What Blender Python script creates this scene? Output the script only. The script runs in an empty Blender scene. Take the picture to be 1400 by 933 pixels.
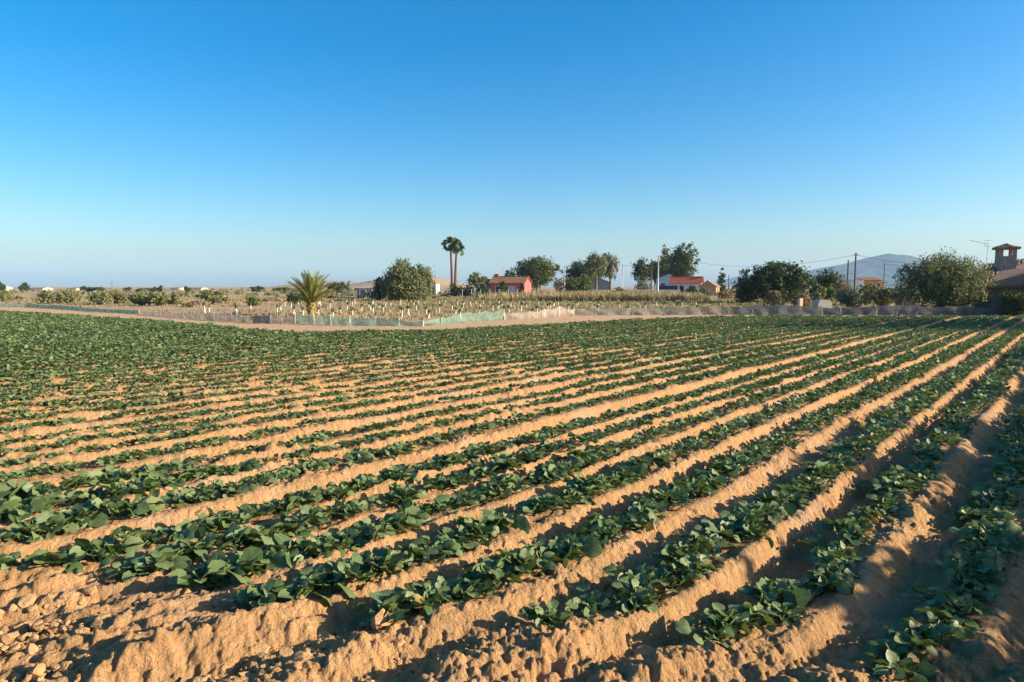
import bpy, math, random
import numpy as np
R = math.radians
sc = bpy.context.scene
C = sc.collection
random.seed(7)
rng = np.random.default_rng(11)

# ------------------------------------------------------------------ camera maths (24 mm lens, eye 2 m above the field)
F = 1400 * 24 / 36
CAMZ = 2.0
PITCH = math.atan(75.5 / F)
def ray(px, py):
    xc = (px - 700) / F; yc = (466.5 - py) / F
    return xc, math.cos(PITCH) + yc * math.sin(PITCH), yc * math.cos(PITCH) - math.sin(PITCH)
def gp(px, py):
    x, y, z = ray(px, py); t = CAMZ / -z
    return x * t, y * t
def at(px, Y):                        # ground point at depth Y
    x, y, z = ray(px, 391); return x * Y / y, Y
def zt(py, Y):                        # height of a level at depth Y
    x, y, z = ray(700, py); return CAMZ + z * Y / y

SUN_EL, SUN_AZ = 19.0, 99.0
AZ = R(39.8)
D = np.array([math.sin(AZ), math.cos(AZ)])
N = np.array([math.cos(AZ), -math.sin(AZ)])
U0, SP = -0.46, 0.735

# ------------------------------------------------------------------ noise
def _h(ix, iy, s):
    h = (ix.astype(np.int64) * 374761393 + iy.astype(np.int64) * 668265263 + s * 974634777) & 0xFFFFFFFF
    h = ((h ^ (h >> 13)) * 1274126177) & 0xFFFFFFFF
    h = ((h ^ (h >> 16)) * 2246822519) & 0xFFFFFFFF
    return (h ^ (h >> 15)).astype(np.float64) / 4294967295.0
def vn(x, y, s=0):
    ix = np.floor(x); iy = np.floor(y); fx = x - ix; fy = y - iy
    fx = fx * fx * fx * (fx * (fx * 6 - 15) + 10); fy = fy * fy * fy * (fy * (fy * 6 - 15) + 10)
    a = _h(ix, iy, s); b = _h(ix + 1, iy, s); c = _h(ix, iy + 1, s); d = _h(ix + 1, iy + 1, s)
    return (a + (b - a) * fx) * (1 - fy) + (c + (d - c) * fx) * fy
def fbm(x, y, o=4, s=0):
    r = 0; a = .5; t = 0
    for i in range(o):
        r = r + a * vn(x * 2 ** i, y * 2 ** i, s + i * 17); t += a; a *= .5
    return r / t - .5
def domes(x, y, cell, rmin, rmax, prob, s):
    x = x / cell; y = y / cell; ix = np.floor(x); iy = np.floor(y); out = np.zeros_like(x)
    for i in (-1, 0, 1):
        for j in (-1, 0, 1):
            cx = ix + i; cy = iy + j
            px = cx + _h(cx, cy, s); py = cy + _h(cx, cy, s + 1)
            q = _h(cx, cy, s + 3); rr = (rmin + (rmax - rmin) * q * q) / cell
            rr = np.where(_h(cx, cy, s + 2) < prob, rr, 0)
            ax = (x - px); ay = (y - py); th = _h(cx, cy, s + 4) * 6.28; k = .65 + .35 * _h(cx, cy, s + 5)
            u = ax * np.cos(th) + ay * np.sin(th); v = (-ax * np.sin(th) + ay * np.cos(th)) / k
            h = np.sqrt(np.maximum(0, rr * rr - u * u - v * v)) * (.34 + .36 * _h(cx, cy, s + 6))
            out = np.maximum(out, h)
    return out * cell
def sst(a, b, x):
    t = np.clip((x - a) / (b - a), 0, 1); return t * t * (3 - 2 * t)

# ------------------------------------------------------------------ field layout
def gc(px, py, q=.87):                        # foot of a crop whose leafy top (0.26 m) is seen on this pixel row
    x, y = gp(px, py); return x * q, y * q
FIELD = [(-95, 88), gc(0, 420, .80), gc(200, 431.5, .82), gc(400, 448.5), gc(600, 446), gc(700, 440.5), gc(850, 434.5, .90), gc(1000, 432.5, .975), gc(1200, 432.5, .98),
         gc(1400, 433, .98), (48, 44.0), (6, -8), (-95, -8)]
def near_edge(x):                      # where the planted rows begin
    return 3.72 - .22 * x
def pip(x, y, poly):
    inside = np.zeros(np.shape(x), bool); n = len(poly)
    for i in range(n):
        x1, y1 = poly[i]; x2, y2 = poly[(i + 1) % n]
        if y1 == y2: continue
        c = ((y1 > y) != (y2 > y)) & (x < (x2 - x1) * (y - y1) / (y2 - y1) + x1)
        inside ^= c
    return inside
def poly_dist(x, y, pts):
    d = np.full(np.shape(x), 1e9)
    for (x1, y1), (x2, y2) in zip(pts[:-1], pts[1:]):
        dx, dy = x2 - x1, y2 - y1
        t = np.clip(((x - x1) * dx + (y - y1) * dy) / (dx * dx + dy * dy), 0, 1)
        d = np.minimum(d, np.hypot(x - x1 - t * dx, y - y1 - t * dy))
    return d
FAR_EDGE = FIELD[0:11]
NETP = np.array([(-95, 104.0)] + [gp(*q) for q in ((0, 419), (90, 423.5), (190, 430), (270, 437), (344, 441.5), (403, 443.5), (470, 446), (578, 446.5), (606, 444), (630, 441.5), (686, 438), (785, 432), (900, 431), (1125, 431), (1320, 431.5), (1430, 432))] + [(60, 44.)])
def behind_net(x, y): return y - np.interp(x, NETP[:, 0], NETP[:, 1])

# the rows are not evenly spaced: wider gaps by the tractor tracks, tighter ones further left
ROWS = [.30, -.48, -1.28, -2.02, -2.83, -3.56, -4.20, -4.76, -5.32, -6.22, -6.86] + [-6.86 - .70 * i + (.11 if i % 4 == 1 else -.06 if i % 4 == 3 else 0) for i in range(1, 130)]
ROWS_K = [U0 - SP * (i - 1) for i in range(len(ROWS))]
def even(u): return np.where(u > .3, u + ROWS_K[0] - .3, np.interp(u, ROWS[::-1], ROWS_K[::-1]))
def row_uv(x, y):
    u = N[0] * x + N[1] * y; v = D[0] * x + D[1] * y
    w = .10 * fbm(v * .22, u * .05, 2, 5) + .05 * fbm(v * 1.1, u * .9, 2, 9)
    q = y - near_edge(x)                                             # rows swing left where the planter turned in
    w = w + .24 * np.exp(-np.maximum(q, 0) / .55) + .22 * np.clip(-q, 0, 3)
    return even(u + w), v

def height(x, y, fine=True):
    r = np.hypot(x, y)
    u, v = row_uv(x, y)
    k = np.round((U0 - u) / SP); t = u - (U0 - k * SP)               # t>0 : right of the row
    infield = pip(x, y, FIELD)
    edge = poly_dist(x, y, FAR_EDGE)
    inw = np.where(infield, sst(0.0, 1.2, edge), 0)
    near = np.where(y < near_edge(x) + 3, sst(-.35, .75, y - near_edge(x)), 1.0)
    ridge = inw * (.3 * sst(.95, .15, u) + .7 * sst(.1, -.5, u))
    # furrow to the right of row k is a wheel track when k is even, a rough one when odd
    kr = np.where(t > 0, k, k + 1); wheel = (np.mod(kr, 2) == 0).astype(float)
    tt = np.where(t > 0, t, t + SP)                                  # 0..SP from the row on the left of the furrow
    va = fbm(v * .9, kr * 7.3, 3, 21); vb = fbm(v * 5.5, kr * 3.7, 3, 23)
    lip = (.035 + .06 * va + .025 * vb) * np.exp(-((tt - .215 - .05 * va) / .075) ** 2)
    depth = .155 * wheel + .10 * (1 - wheel) + .05 * va
    a0 = .235 + .05 * va + .025 * vb; a1 = a0 + .165 + .05 * va; b0 = .53 + .03 * va; b1 = .67
    fur = -depth * sst(a0, a1, tt) * (1 - sst(b0, b1, tt))
    prof = lip + fur
    # tyre lugs pressed into the right shoulder of the wheel tracks
    lug = np.abs(np.mod(v / .115 + tt * 2.4 + .5 * va, 1) - .5) * 2
    lugz = sst(.24, .30, tt) * (1 - sst(.50, .60, tt)) * wheel
    lw = sst(-.02, .22, fbm(v * .45, kr * 3.1, 3, 33) + .02)
    prof = prof + lugz * lw * (sst(.2, .8, lug) - .5) * (.032 + .04 * vb)
    head = 1 - near
    amp = near + head * np.clip(.16 + .7 * fbm(x * .8, y * .8, 2, 61), .03, .5) * (1 - .6 * sst(-1.8, -.8, u))
    z = prof * amp * ridge
    # soft swells
    z = z + .05 * fbm(x * .5, y * .5, 3, 41) * inw
    # open land: low hills and unevenness
    out = 1 - inw
    z = z + out * (.12 * fbm(x * .12, y * .12, 3, 51) * sst(30, 70, r))
    z = z + 8.5 * np.exp(-((x + 62) / 34) ** 2 - ((y - 430) / 60) ** 2) + 5.5 * np.exp(-((x + 128) / 26) ** 2 - ((y - 470) / 60) ** 2)
    z = z + sst(300, 2500, r) * 6 * fbm(x * .002, y * .002, 3, 55) - sst(300, 5000, r) * 4
    if fine:
        m = (r < 34) & (y > -3)
        if m.any():
            xs, ys = x[m], y[m]; rm = r[m]
            wx = xs + .035 * fbm(xs * 9, ys * 9, 3, 71); wy = ys + .035 * fbm(xs * 9, ys * 9, 3, 75)
            hd = head[m]; wh = wheel[m] * sst(.5, .0, u[m]); q = tt[m]
            rough = np.clip(.5 + 2.0 * fbm(xs * .9, ys * .9, 3, 81), .08, 1.15)
            inf = sst(.27, .38, q) * (1 - sst(.56, .67, q))
            rough = rough * (1 - .85 * wh * inf) + .45 * (1 - wh) * inf * (1 - hd)
            rough = rough * (1 - hd) + hd * np.clip(.85 + 3.0 * fbm(xs * .65 + 3, ys * .65, 3, 83), .15, 1.0)
            d = domes(wx, wy, .26, .03, .13, .42, 101) * np.clip(rough * 1.3 - .45, 0, 1.1) * sst(16, 9, rm)
            d = np.maximum(d, domes(wx, wy, .12, .015, .058, .75, 121) * np.clip(rough * 1.5 - .1, 0, 1.2) * sst(22, 12, rm))
            d = d + domes(wx, wy, .047, .006, .024, .85, 141) * np.clip(.15 + rough, 0, 1.1) * sst(10, 7, rm)
            bil = lambda f, o, sd: np.abs(fbm(xs * f, ys * f, o, sd)) * 2
            d = d + (.085 * bil(2.3, 4, 161) + .05 * bil(6.5, 3, 165)) * (.25 + .75 * np.clip(rough, 0, 1.1)) * sst(34, 18, rm)
            d = d + hd * (.16 * fbm(xs * 1.1, ys * 1.1, 3, 171) + .10 * fbm(xs * 3.1, ys * 3.1, 4, 173) + .04 * bil(11, 3, 177))
            d = d + .022 * bil(19, 3, 168) * (.3 + rough) * sst(11, 7, rm)
            # wheel scars running over the headland in the row direction
            sc_ = hd * (sst(.15, .4, np.abs(np.mod(u[m] / .62 + .3 * fbm(v[m] * .6, u[m] * .4, 2, 175), 1) - .5)) - .5) * .07
            z[m] += (d + sc_) * inw[m]
    return z
def hz(x, y, fine=False):
    return height(np.atleast_1d(np.asarray(x, float)), np.atleast_1d(np.asarray(y, float)), fine)

# ------------------------------------------------------------------ object helpers
def tag(o, label=None, cat=None, group=None, kind=None):
    if label: o['label'] = label
    if cat: o['category'] = cat
    if group: o['group'] = group
    if kind: o['kind'] = kind
    return o
def empty(name, loc=(0, 0, 0), rz=0):
    o = bpy.data.objects.new(name, None); o.empty_display_size = .2
    o.location = loc; o.rotation_euler = (0, 0, rz); C.objects.link(o); return o
def link(name, me, parent=None):
    o = bpy.data.objects.new(name, me); C.objects.link(o)
    if parent: o.parent = parent
    return o
def np_mesh(name, V, Fq, mat, attrs=None, smooth=True):
    me = bpy.data.meshes.new(name)
    V = np.ascontiguousarray(V, np.float32); Fq = np.ascontiguousarray(Fq, np.int32); n, k = Fq.shape
    me.vertices.add(len(V)); me.vertices.foreach_set('co', V.ravel())
    me.loops.add(n * k); me.loops.foreach_set('vertex_index', Fq.ravel())
    me.polygons.add(n); me.polygons.foreach_set('loop_start', np.arange(0, n * k, k, dtype=np.int32))
    me.update(calc_edges=True)
    me.polygons.foreach_set('use_smooth', np.full(n, smooth, bool))
    for an, (ty, arr) in (attrs or {}).items():
        a = me.attributes.new(an, ty, 'POINT')
        a.data.foreach_set({'FLOAT': 'value', 'FLOAT_VECTOR': 'vector', 'FLOAT_COLOR': 'color'}[ty], np.ascontiguousarray(arr, np.float32).ravel())
    me.materials.append(mat); me.update()
    return me

class MB:                              # collects boxes, tubes and prisms of ONE part
    def __init__(s): s.v = []; s.f = []
    def add(s, vs, fs):
        b = len(s.v); s.v += [tuple(p) for p in vs]; s.f += [tuple(i + b for i in f) for f in fs]; return s
    def box(s, cx, cy, cz, sx, sy, sz, rz=0):
        c, n = math.cos(rz), math.sin(rz); vs = []
        for z in (-.5, .5):
            for x, y in ((-.5, -.5), (.5, -.5), (.5, .5), (-.5, .5)):
                X, Y = x * sx, y * sy; vs.append((cx + X * c - Y * n, cy + X * n + Y * c, cz + z * sz))
        return s.add(vs, [(3, 2, 1, 0), (4, 5, 6, 7), (0, 1, 5, 4), (1, 2, 6, 5), (2, 3, 7, 6), (3, 0, 4, 7)])
    def tube(s, pts, rad, seg=8, cap=True):
        pts = [np.array(p, float) for p in pts]; n = len(pts); vs = []; fs = []
        rad = rad if hasattr(rad, '__len__') else [rad] * n
        for i, p in enumerate(pts):
            d = pts[min(i + 1, n - 1)] - pts[max(i - 1, 0)]; d /= np.linalg.norm(d) + 1e-9
            a = np.cross(d, (0, 0, 1) if abs(d[2]) < .9 else (1, 0, 0)); a /= np.linalg.norm(a); b = np.cross(d, a)
            for j in range(seg):
                t = 2 * math.pi * j / seg; vs.append(p + rad[i] * (math.cos(t) * a + math.sin(t) * b))
        for i in range(n - 1):
            for j in range(seg):
                fs.append((i * seg + j, i * seg + (j + 1) % seg, (i + 1) * seg + (j + 1) % seg, (i + 1) * seg + j))
        if cap: fs += [tuple(range(seg)), tuple((n - 1) * seg + j for j in reversed(range(seg)))]
        return s.add(vs, fs)
    def prism(s, poly, y0, y1):        # polygon in x,z pulled along y
        n = len(poly); vs = [(x, y0, z) for x, z in poly] + [(x, y1, z) for x, z in poly]
        fs = [tuple(range(n)), tuple(reversed(range(n, 2 * n)))]
        fs += [((i + 1) % n, i, n + i, n + (i + 1) % n) for i in range(n)]
        return s.add(vs, fs)
    def slab(s, a, b, c, d, th):       # four corners, thickness downward along the normal
        p = [np.array(q, float) for q in (a, b, c, d)]; n = np.cross(p[1] - p[0], p[3] - p[0]); n /= np.linalg.norm(n)
        q = [v - n * th for v in p]
        return s.add(p + q, [(0, 1, 2, 3), (7, 6, 5, 4), (1, 0, 4, 5), (2, 1, 5, 6), (3, 2, 6, 7), (0, 3, 7, 4)])
    def build(s, name, mat, parent=None, smooth=False):
        me = bpy.data.meshes.new(name); me.from_pydata(s.v, [], s.f)
        if smooth:
            for p in me.polygons: p.use_smooth = True
        me.materials.append(mat); me.update()
        return link(name, me, parent)

# ------------------------------------------------------------------ materials
class NT:
    def __init__(s, name):
        s.m = bpy.data.materials.new(name); s.m.use_nodes = True; s.t = s.m.node_tree; s.t.nodes.clear()
        s.out = s.n('OutputMaterial')
    def n(s, ty, **kw):
        nd = s.t.nodes.new('ShaderNode' + ty)
        for k, v in kw.items(): setattr(nd, k, v)
        return nd
    def set(s, sock, v):
        if isinstance(v, bpy.types.NodeSocket): s.t.links.new(v, sock)
        else:
            if isinstance(v, (tuple, list)) and len(v) == 3 and sock.type == 'RGBA': v = (*v, 1)
            sock.default_value = v
    def noise(s, scale, detail=4, rough=.55, vec=None, col=False):
        nd = s.n('TexNoise'); s.set(nd.inputs['Scale'], scale); s.set(nd.inputs['Detail'], detail); s.set(nd.inputs['Roughness'], rough)
        if vec: s.set(nd.inputs['Vector'], vec)
        return nd.outputs[1 if col else 0]
    def pos(s): return s.n('NewGeometry').outputs['Position']
    def obj(s): return s.n('TexCoord').outputs['Object']
    def scale(s, v, sc_):
        nd = s.n('VectorMath', operation='MULTIPLY'); s.set(nd.inputs[0], v); s.set(nd.inputs[1], sc_); return nd.outputs[0]
    def ramp(s, f, a, b, x0=0., x1=1.):
        nd = s.n('MapRange'); s.set(nd.inputs['Value'], f); s.set(nd.inputs['From Min'], x0); s.set(nd.inputs['From Max'], x1)
        return s.mix(nd.outputs[0], a, b)
    def rng(s, f, x0, x1, y0=0., y1=1.):
        nd = s.n('MapRange'); s.set(nd.inputs['Value'], f)
        for k, v in zip(('From Min', 'From Max', 'To Min', 'To Max'), (x0, x1, y0, y1)): s.set(nd.inputs[k], v)
        return nd.outputs[0]
    def mix(s, f, a, b):
        nd = s.n('Mix', data_type='RGBA'); s.set(nd.inputs[0], f); s.set(nd.inputs[6], a); s.set(nd.inputs[7], b); return nd.outputs[2]
    def math(s, op, a, b=0.):
        nd = s.n('Math', operation=op); s.set(nd.inputs[0], a); s.set(nd.inputs[1], b); return nd.outputs[0]
    def attr(s, name, out='Vector'):
        nd = s.n('Attribute'); nd.attribute_name = name; return nd.outputs[out]
    def sep(s, v):
        nd = s.n('SeparateXYZ'); s.set(nd.inputs[0], v); return nd.outputs
    def bump(s, h, st=.5, dist=.02):
        nd = s.n('Bump'); s.set(nd.inputs['Height'], h); s.set(nd.inputs['Strength'], st); s.set(nd.inputs['Distance'], dist); return nd.outputs[0]
    def pbsdf(s, col, rough=.8, spec=.3, nrm=None, metal=0.):
        p = s.n('BsdfPrincipled'); s.set(p.inputs['Base Color'], col); s.set(p.inputs['Roughness'], rough)
        s.set(p.inputs['Specular IOR Level'], spec); s.set(p.inputs['Metallic'], metal)
        if nrm: s.set(p.inputs['Normal'], nrm)
        return p.outputs[0]
    def shmix(s, f, a, b):
        nd = s.n('MixShader'); s.set(nd.inputs[0], f); s.set(nd.inputs[1], a); s.set(nd.inputs[2], b); return nd.outputs[0]
    def done(s, sh):
        s.t.links.new(sh, s.out.inputs[0]); return s.m

def plain(name, c1, c2=None, scale=3., rough=.8, spec=.25, bump=0., metal=0.):
    m = NT(name); c2 = c2 or tuple(v * .75 for v in c1); o = m.obj()
    n = m.noise(scale, 6, .6, o)
    nr = m.bump(m.noise(scale * 9, 4, .6, o), bump, .02) if bump else None
    return m.done(m.pbsdf(m.ramp(n, c1, c2, .35, .68), rough, spec, nr, metal))
def leaf_mat(name, c1, c2, trans=.18, odd=None, veins=False, rough=.6, spec=.14):
    m = NT(name); x, s_, r = m.sep(m.attr('leaf'))
    c = m.mix(r, c1, c2)
    if odd: c = m.mix(m.rng(r, .955, .965), c, odd)
    if veins:
        ax = m.math('ABSOLUTE', x)
        mid = m.rng(ax, .02, .05, 1., 0.)
        fr = m.math('FRACT', m.math('MULTIPLY', m.math('SUBTRACT', s_, m.math('MULTIPLY', ax, .9)), 4.6))
        lat = m.rng(m.math('ABSOLUTE', m.math('SUBTRACT', fr, .5)), .03, .10, .55, 0.)
        v = m.math('MAXIMUM', mid, lat)
        c = m.mix(m.math('MULTIPLY', v, .55), c, (.20, .30, .17))
        nr = m.bump(m.math('SUBTRACT', m.noise(38, 3, .5, m.obj()), v), .35, .006)
    else: nr = None
    p = m.pbsdf(c, rough, spec, nr)
    t = m.n('BsdfTranslucent'); m.set(t.inputs[0], m.mix(.6, c, (.16, .24, .03)))
    return m.done(m.shmix(trans, p, t.outputs[0]))

def soil_material():
    m = NT('soil'); p = m.pos(); z = m.sep(m.attr('zone')); fld, strip, dry = z[0], z[1], z[2]
    n1 = m.noise(1.3, 6, .6, p); n2 = m.noise(9, 6, .65, p); n3 = m.noise(60, 5, .7, p); n4 = m.noise(.35, 3, .5, p)
    c = m.ramp(n1, (.46, .262, .115), (.365, .21, .095), .35, .65)
    c = m.mix(m.rng(n2, .5, .72, 0., .65), c, (.52, .335, .18))
    c = m.mix(m.rng(n2, .44, .28, 0., .5), c, (.30, .175, .09))
    c = m.mix(m.rng(n3, .56, .75, 0., .5), c, (.56, .40, .245))
    cs = m.ramp(n1, (.56, .37, .21), (.45, .29, .17), .3, .7)
    cs = m.mix(m.rng(n2, .5, .7, 0., .4), cs, (.62, .46, .30))
    # open land: reddish earth, straw and weedy olive in stretched patches
    ps = m.scale(p, (.35, 1., 1.))
    d1 = m.noise(.030, 5, .6, ps); d2 = m.noise(.16, 5, .6, ps); d3 = m.noise(2.5, 4, .7, p)
    cd = m.ramp(d1, (.42, .25, .16), (.36, .265, .15), .38, .6)
    cd = m.mix(m.rng(d2, .46, .6, 0., .8), cd, (.42, .32, .19))
    cd = m.mix(m.rng(d2, .42, .34, 0., .75), cd, (.20, .17, .085))
    cd = m.mix(m.rng(d3, .5, .75, 0., .4), cd, (.16, .13, .065))
    lo = m.rng(m.noise(.55, 4, .6, p), .52, .66)                     # pinkish dry crust in patches
    c = m.mix(m.math('MULTIPLY', lo, .55), c, (.46, .30, .195))
    c = m.mix(strip, c, cs); c = m.mix(dry, c, cd)
    vo = m.n('TexVoronoi'); m.set(vo.inputs['Scale'], 22.); m.set(vo.inputs['Vector'], m.n('VectorMath', operation='ADD').outputs[0]); m.set(vo.inputs['Randomness'], 1.)
    va = vo.inputs['Vector'].links[0].from_node; m.set(va.inputs[0], p); m.set(va.inputs[1], m.scale(m.noise(30, 3, .6, p, True), (.05, .05, .05)))
    vp = m.n('TexVoronoi'); m.set(vp.inputs['Scale'], 60.); m.set(vp.inputs['Vector'], va.outputs[0])
    h = m.math('ADD', m.math('MULTIPLY', n3, 1.0), m.noise(180, 5, .75, p))
    h = m.math('SUBTRACT', h, m.math('MULTIPLY', vo.outputs[0], m.rng(n2, .38, .6, .2, 2.2))); h = m.math('SUBTRACT', h, m.math('MULTIPLY', vp.outputs[0], .8))
    return m.done(m.pbsdf(c, .95, .08, m.bump(h, .8, .016)))
M = {}
M['soil'] = soil_material()
M['clod'] = plain('clod_soil', (.44, .27, .13), (.30, .18, .088), 6, .95, .05, .7)
M['crop'] = leaf_mat('crop_leaf', (.060, .106, .029), (.170, .212, .078), .2, (.30, .17, .03), True, .5, .35)
M['crop_stem'] = plain('crop_stem', (.10, .16, .05), None, 8, .6)
M['olive'] = leaf_mat('olive_leaf', (0.1253, 0.1339, 0.0535), (0.2333, 0.2246, 0.0994), .15)
M['pepper'] = leaf_mat('pepper_leaf', (0.088, 0.105, 0.04), (0.175, 0.18, 0.078), .18)
M['pine'] = leaf_mat('pine_needles', (0.051, 0.0713, 0.0165), (0.12, 0.1275, 0.0315), .12)
M['dark'] = leaf_mat('dark_leaf', (0.0234, 0.0414, 0.0144), (0.0675, 0.0864, 0.0306), .12)
M['green'] = leaf_mat('green_leaf', (0.0723, 0.1105, 0.0255), (0.1615, 0.187, 0.051), .2)
M['grey'] = leaf_mat('grey_leaf', (0.136, 0.14, 0.08), (0.24, 0.228, 0.136), .15)
M['brown'] = leaf_mat('dry_leaf', (0.16, 0.105, 0.06), (0.3, 0.21, 0.12), .15)
M['palm'] = leaf_mat('palm_leaf', (0.1105, 0.1403, 0.0298), (0.255, 0.255, 0.0723), .2)
M['fanpalm'] = leaf_mat('fan_palm_leaf', (.035, .060, .020), (.085, .11, .04), .15)
M['straw'] = leaf_mat('straw', (0.25, 0.18, 0.09), (0.42, 0.32, 0.18), .25)
M['weed'] = leaf_mat('weed_leaf', (0.13, 0.125, 0.05), (0.26, 0.23, 0.1), .2)
M['bark'] = plain('bark', (.19, .14, .095), (.09, .065, .045), 4, .95, .1, .6)
M['palmbark'] = plain('palm_bark', (.19, .105, .07), (.11, .06, .042), 5, .95, .1, .6)

# ------------------------------------------------------------------ world, sun, camera
w = bpy.data.worlds.new('World'); sc.world = w; w.use_nodes = True
nt = w.node_tree; sky = nt.nodes.new('ShaderNodeTexSky'); sky.sky_type = 'NISHITA'; sky.sun_disc = False
sky.sun_elevation = R(SUN_EL); sky.sun_rotation = R(SUN_AZ); sky.air_density = 1.0; sky.dust_density = 1.5; sky.ozone_density = 3.8
hsv = nt.nodes.new('ShaderNodeHueSaturation'); hsv.inputs['Saturation'].default_value = 1.44; hsv.inputs['Hue'].default_value = .497
nt.links.new(sky.outputs[0], hsv.inputs['Color']); nt.links.new(hsv.outputs[0], nt.nodes['Background'].inputs[0])
nt.nodes['Background'].inputs[1].default_value = .092
L = bpy.data.lights.new('sun', 'SUN'); L.energy = 5.0; L.angle = R(.53); L.color = (1, .85, .645)
so = bpy.data.objects.new('sun', L); C.objects.link(so)
so.rotation_euler = (R(90 - SUN_EL), 0, R(180 - SUN_AZ) + R(180) * 0)
import mathutils
sd = mathutils.Vector((math.sin(R(SUN_AZ)) * math.cos(R(SUN_EL)), math.cos(R(SUN_AZ)) * math.cos(R(SUN_EL)), math.sin(R(SUN_EL))))
so.rotation_euler = sd.to_track_quat('Z', 'Y').to_euler()
cam = bpy.data.cameras.new('camera'); co = bpy.data.objects.new('camera', cam); C.objects.link(co); sc.camera = co
cam.lens = 24; cam.sensor_width = 36; cam.clip_start = .05; cam.clip_end = 30000
co.location = (0, 0, CAMZ); co.rotation_euler = (R(90) - PITCH, 0, 0)
sc.view_settings.view_transform = 'Standard'; sc.view_settings.look = 'None'
sc.view_settings.exposure = 1.27; sc.view_settings.gamma = 1
cy = sc.cycles; cy.use_denoising = True; cy.max_bounces = 6; cy.transparent_max_bounces = 16; cy.volume_bounces = 1
cy.use_adaptive_sampling = True; cy.adaptive_threshold = .01
try: cy.denoiser = 'OPENIMAGEDENOISE'
except Exception: pass

# ------------------------------------------------------------------ ground: one sheet to the horizon
th = np.concatenate([np.linspace(-180, -50, 60, endpoint=False), np.linspace(-50, 50, 1150, endpoint=False), np.linspace(50, 180, 60, endpoint=False)])
th = np.radians(th)
def geo(a, b, n): return np.geomspace(a, b, n, endpoint=False)
rr = np.concatenate([geo(.4, 3.0, 40), geo(3.0, 11, 440), geo(11, 60, 300), geo(60, 5600, 130), [5600.]])
TH, RR = np.meshgrid(th, rr); gx = (RR * np.sin(TH)).ravel(); gy = (RR * np.cos(TH)).ravel()
gz = height(gx, gy)
nth, nr = len(th), len(rr)
i0 = (np.arange(nr - 1)[:, None] * nth + np.arange(nth)[None, :]).ravel()
i1 = (np.arange(nr - 1)[:, None] * nth + ((np.arange(nth) + 1) % nth)[None, :]).ravel()
FQ = np.stack([i0, i1, i1 + nth, i0 + nth], 1)
inf = pip(gx, gy, FIELD); ed = poly_dist(gx, gy, FAR_EDGE)
outside_far = (~inf) & (gy > 12)
wob = fbm(gx * .3, gy * .3, 3, 91) * 1.6
strip = np.where(outside_far, 1.0, sst(.8, .0, ed) * inf)
dry = np.where(outside_far, sst(-.6, .9, behind_net(gx, gy) + wob), 0)
zone = np.stack([inf.astype(float), strip, dry, np.ones_like(dry)], 1)
V = np.stack([gx, gy, gz], 1)
cv = len(V); V = np.vstack([V, [[0, 0, 0]]])
zone = np.vstack([zone, [[1, 0, 0, 1]]])
FQ = np.vstack([FQ, [[(j + 1) % nth, j, cv, cv] for j in range(0)]]) if False else FQ
g = link('ground', np_mesh('ground', V[:-1], FQ, M['soil'], {'zone': ('FLOAT_COLOR', zone[:-1])}))
tag(g, kind='structure')

# ------------------------------------------------------------------ crop plants
def leaf_template(ns, ntv):
    s = np.linspace(0, 1, ns + 1); t = np.linspace(-1, 1, ntv + 1)
    S, T = np.meshgrid(s, t, indexing='ij'); S = S.ravel(); T = T.ravel()
    W = np.sin(np.pi * np.clip(S * .93 + .05, 0, 1) ** .85) ** .58 * .60
    x = T * W; y = S - .16 * np.abs(T) ** 1.5 * (1 - S) ** 2 + .0 * T
    idx = np.arange((ns + 1) * (ntv + 1)).reshape(ns + 1, ntv + 1)
    Fq = np.stack([idx[:-1, :-1], idx[:-1, 1:], idx[1:, 1:], idx[1:, :-1]], -1).reshape(-1, 4)
    return np.stack([x, y, S, T], 1), Fq
LODS = [leaf_template(6, 6), leaf_template(3, 2), leaf_template(2, 2)]
LODS[0] = leaf_template(5, 4); LODS[1] = leaf_template(3, 2); LODS[2] = leaf_template(2, 2)
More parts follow.
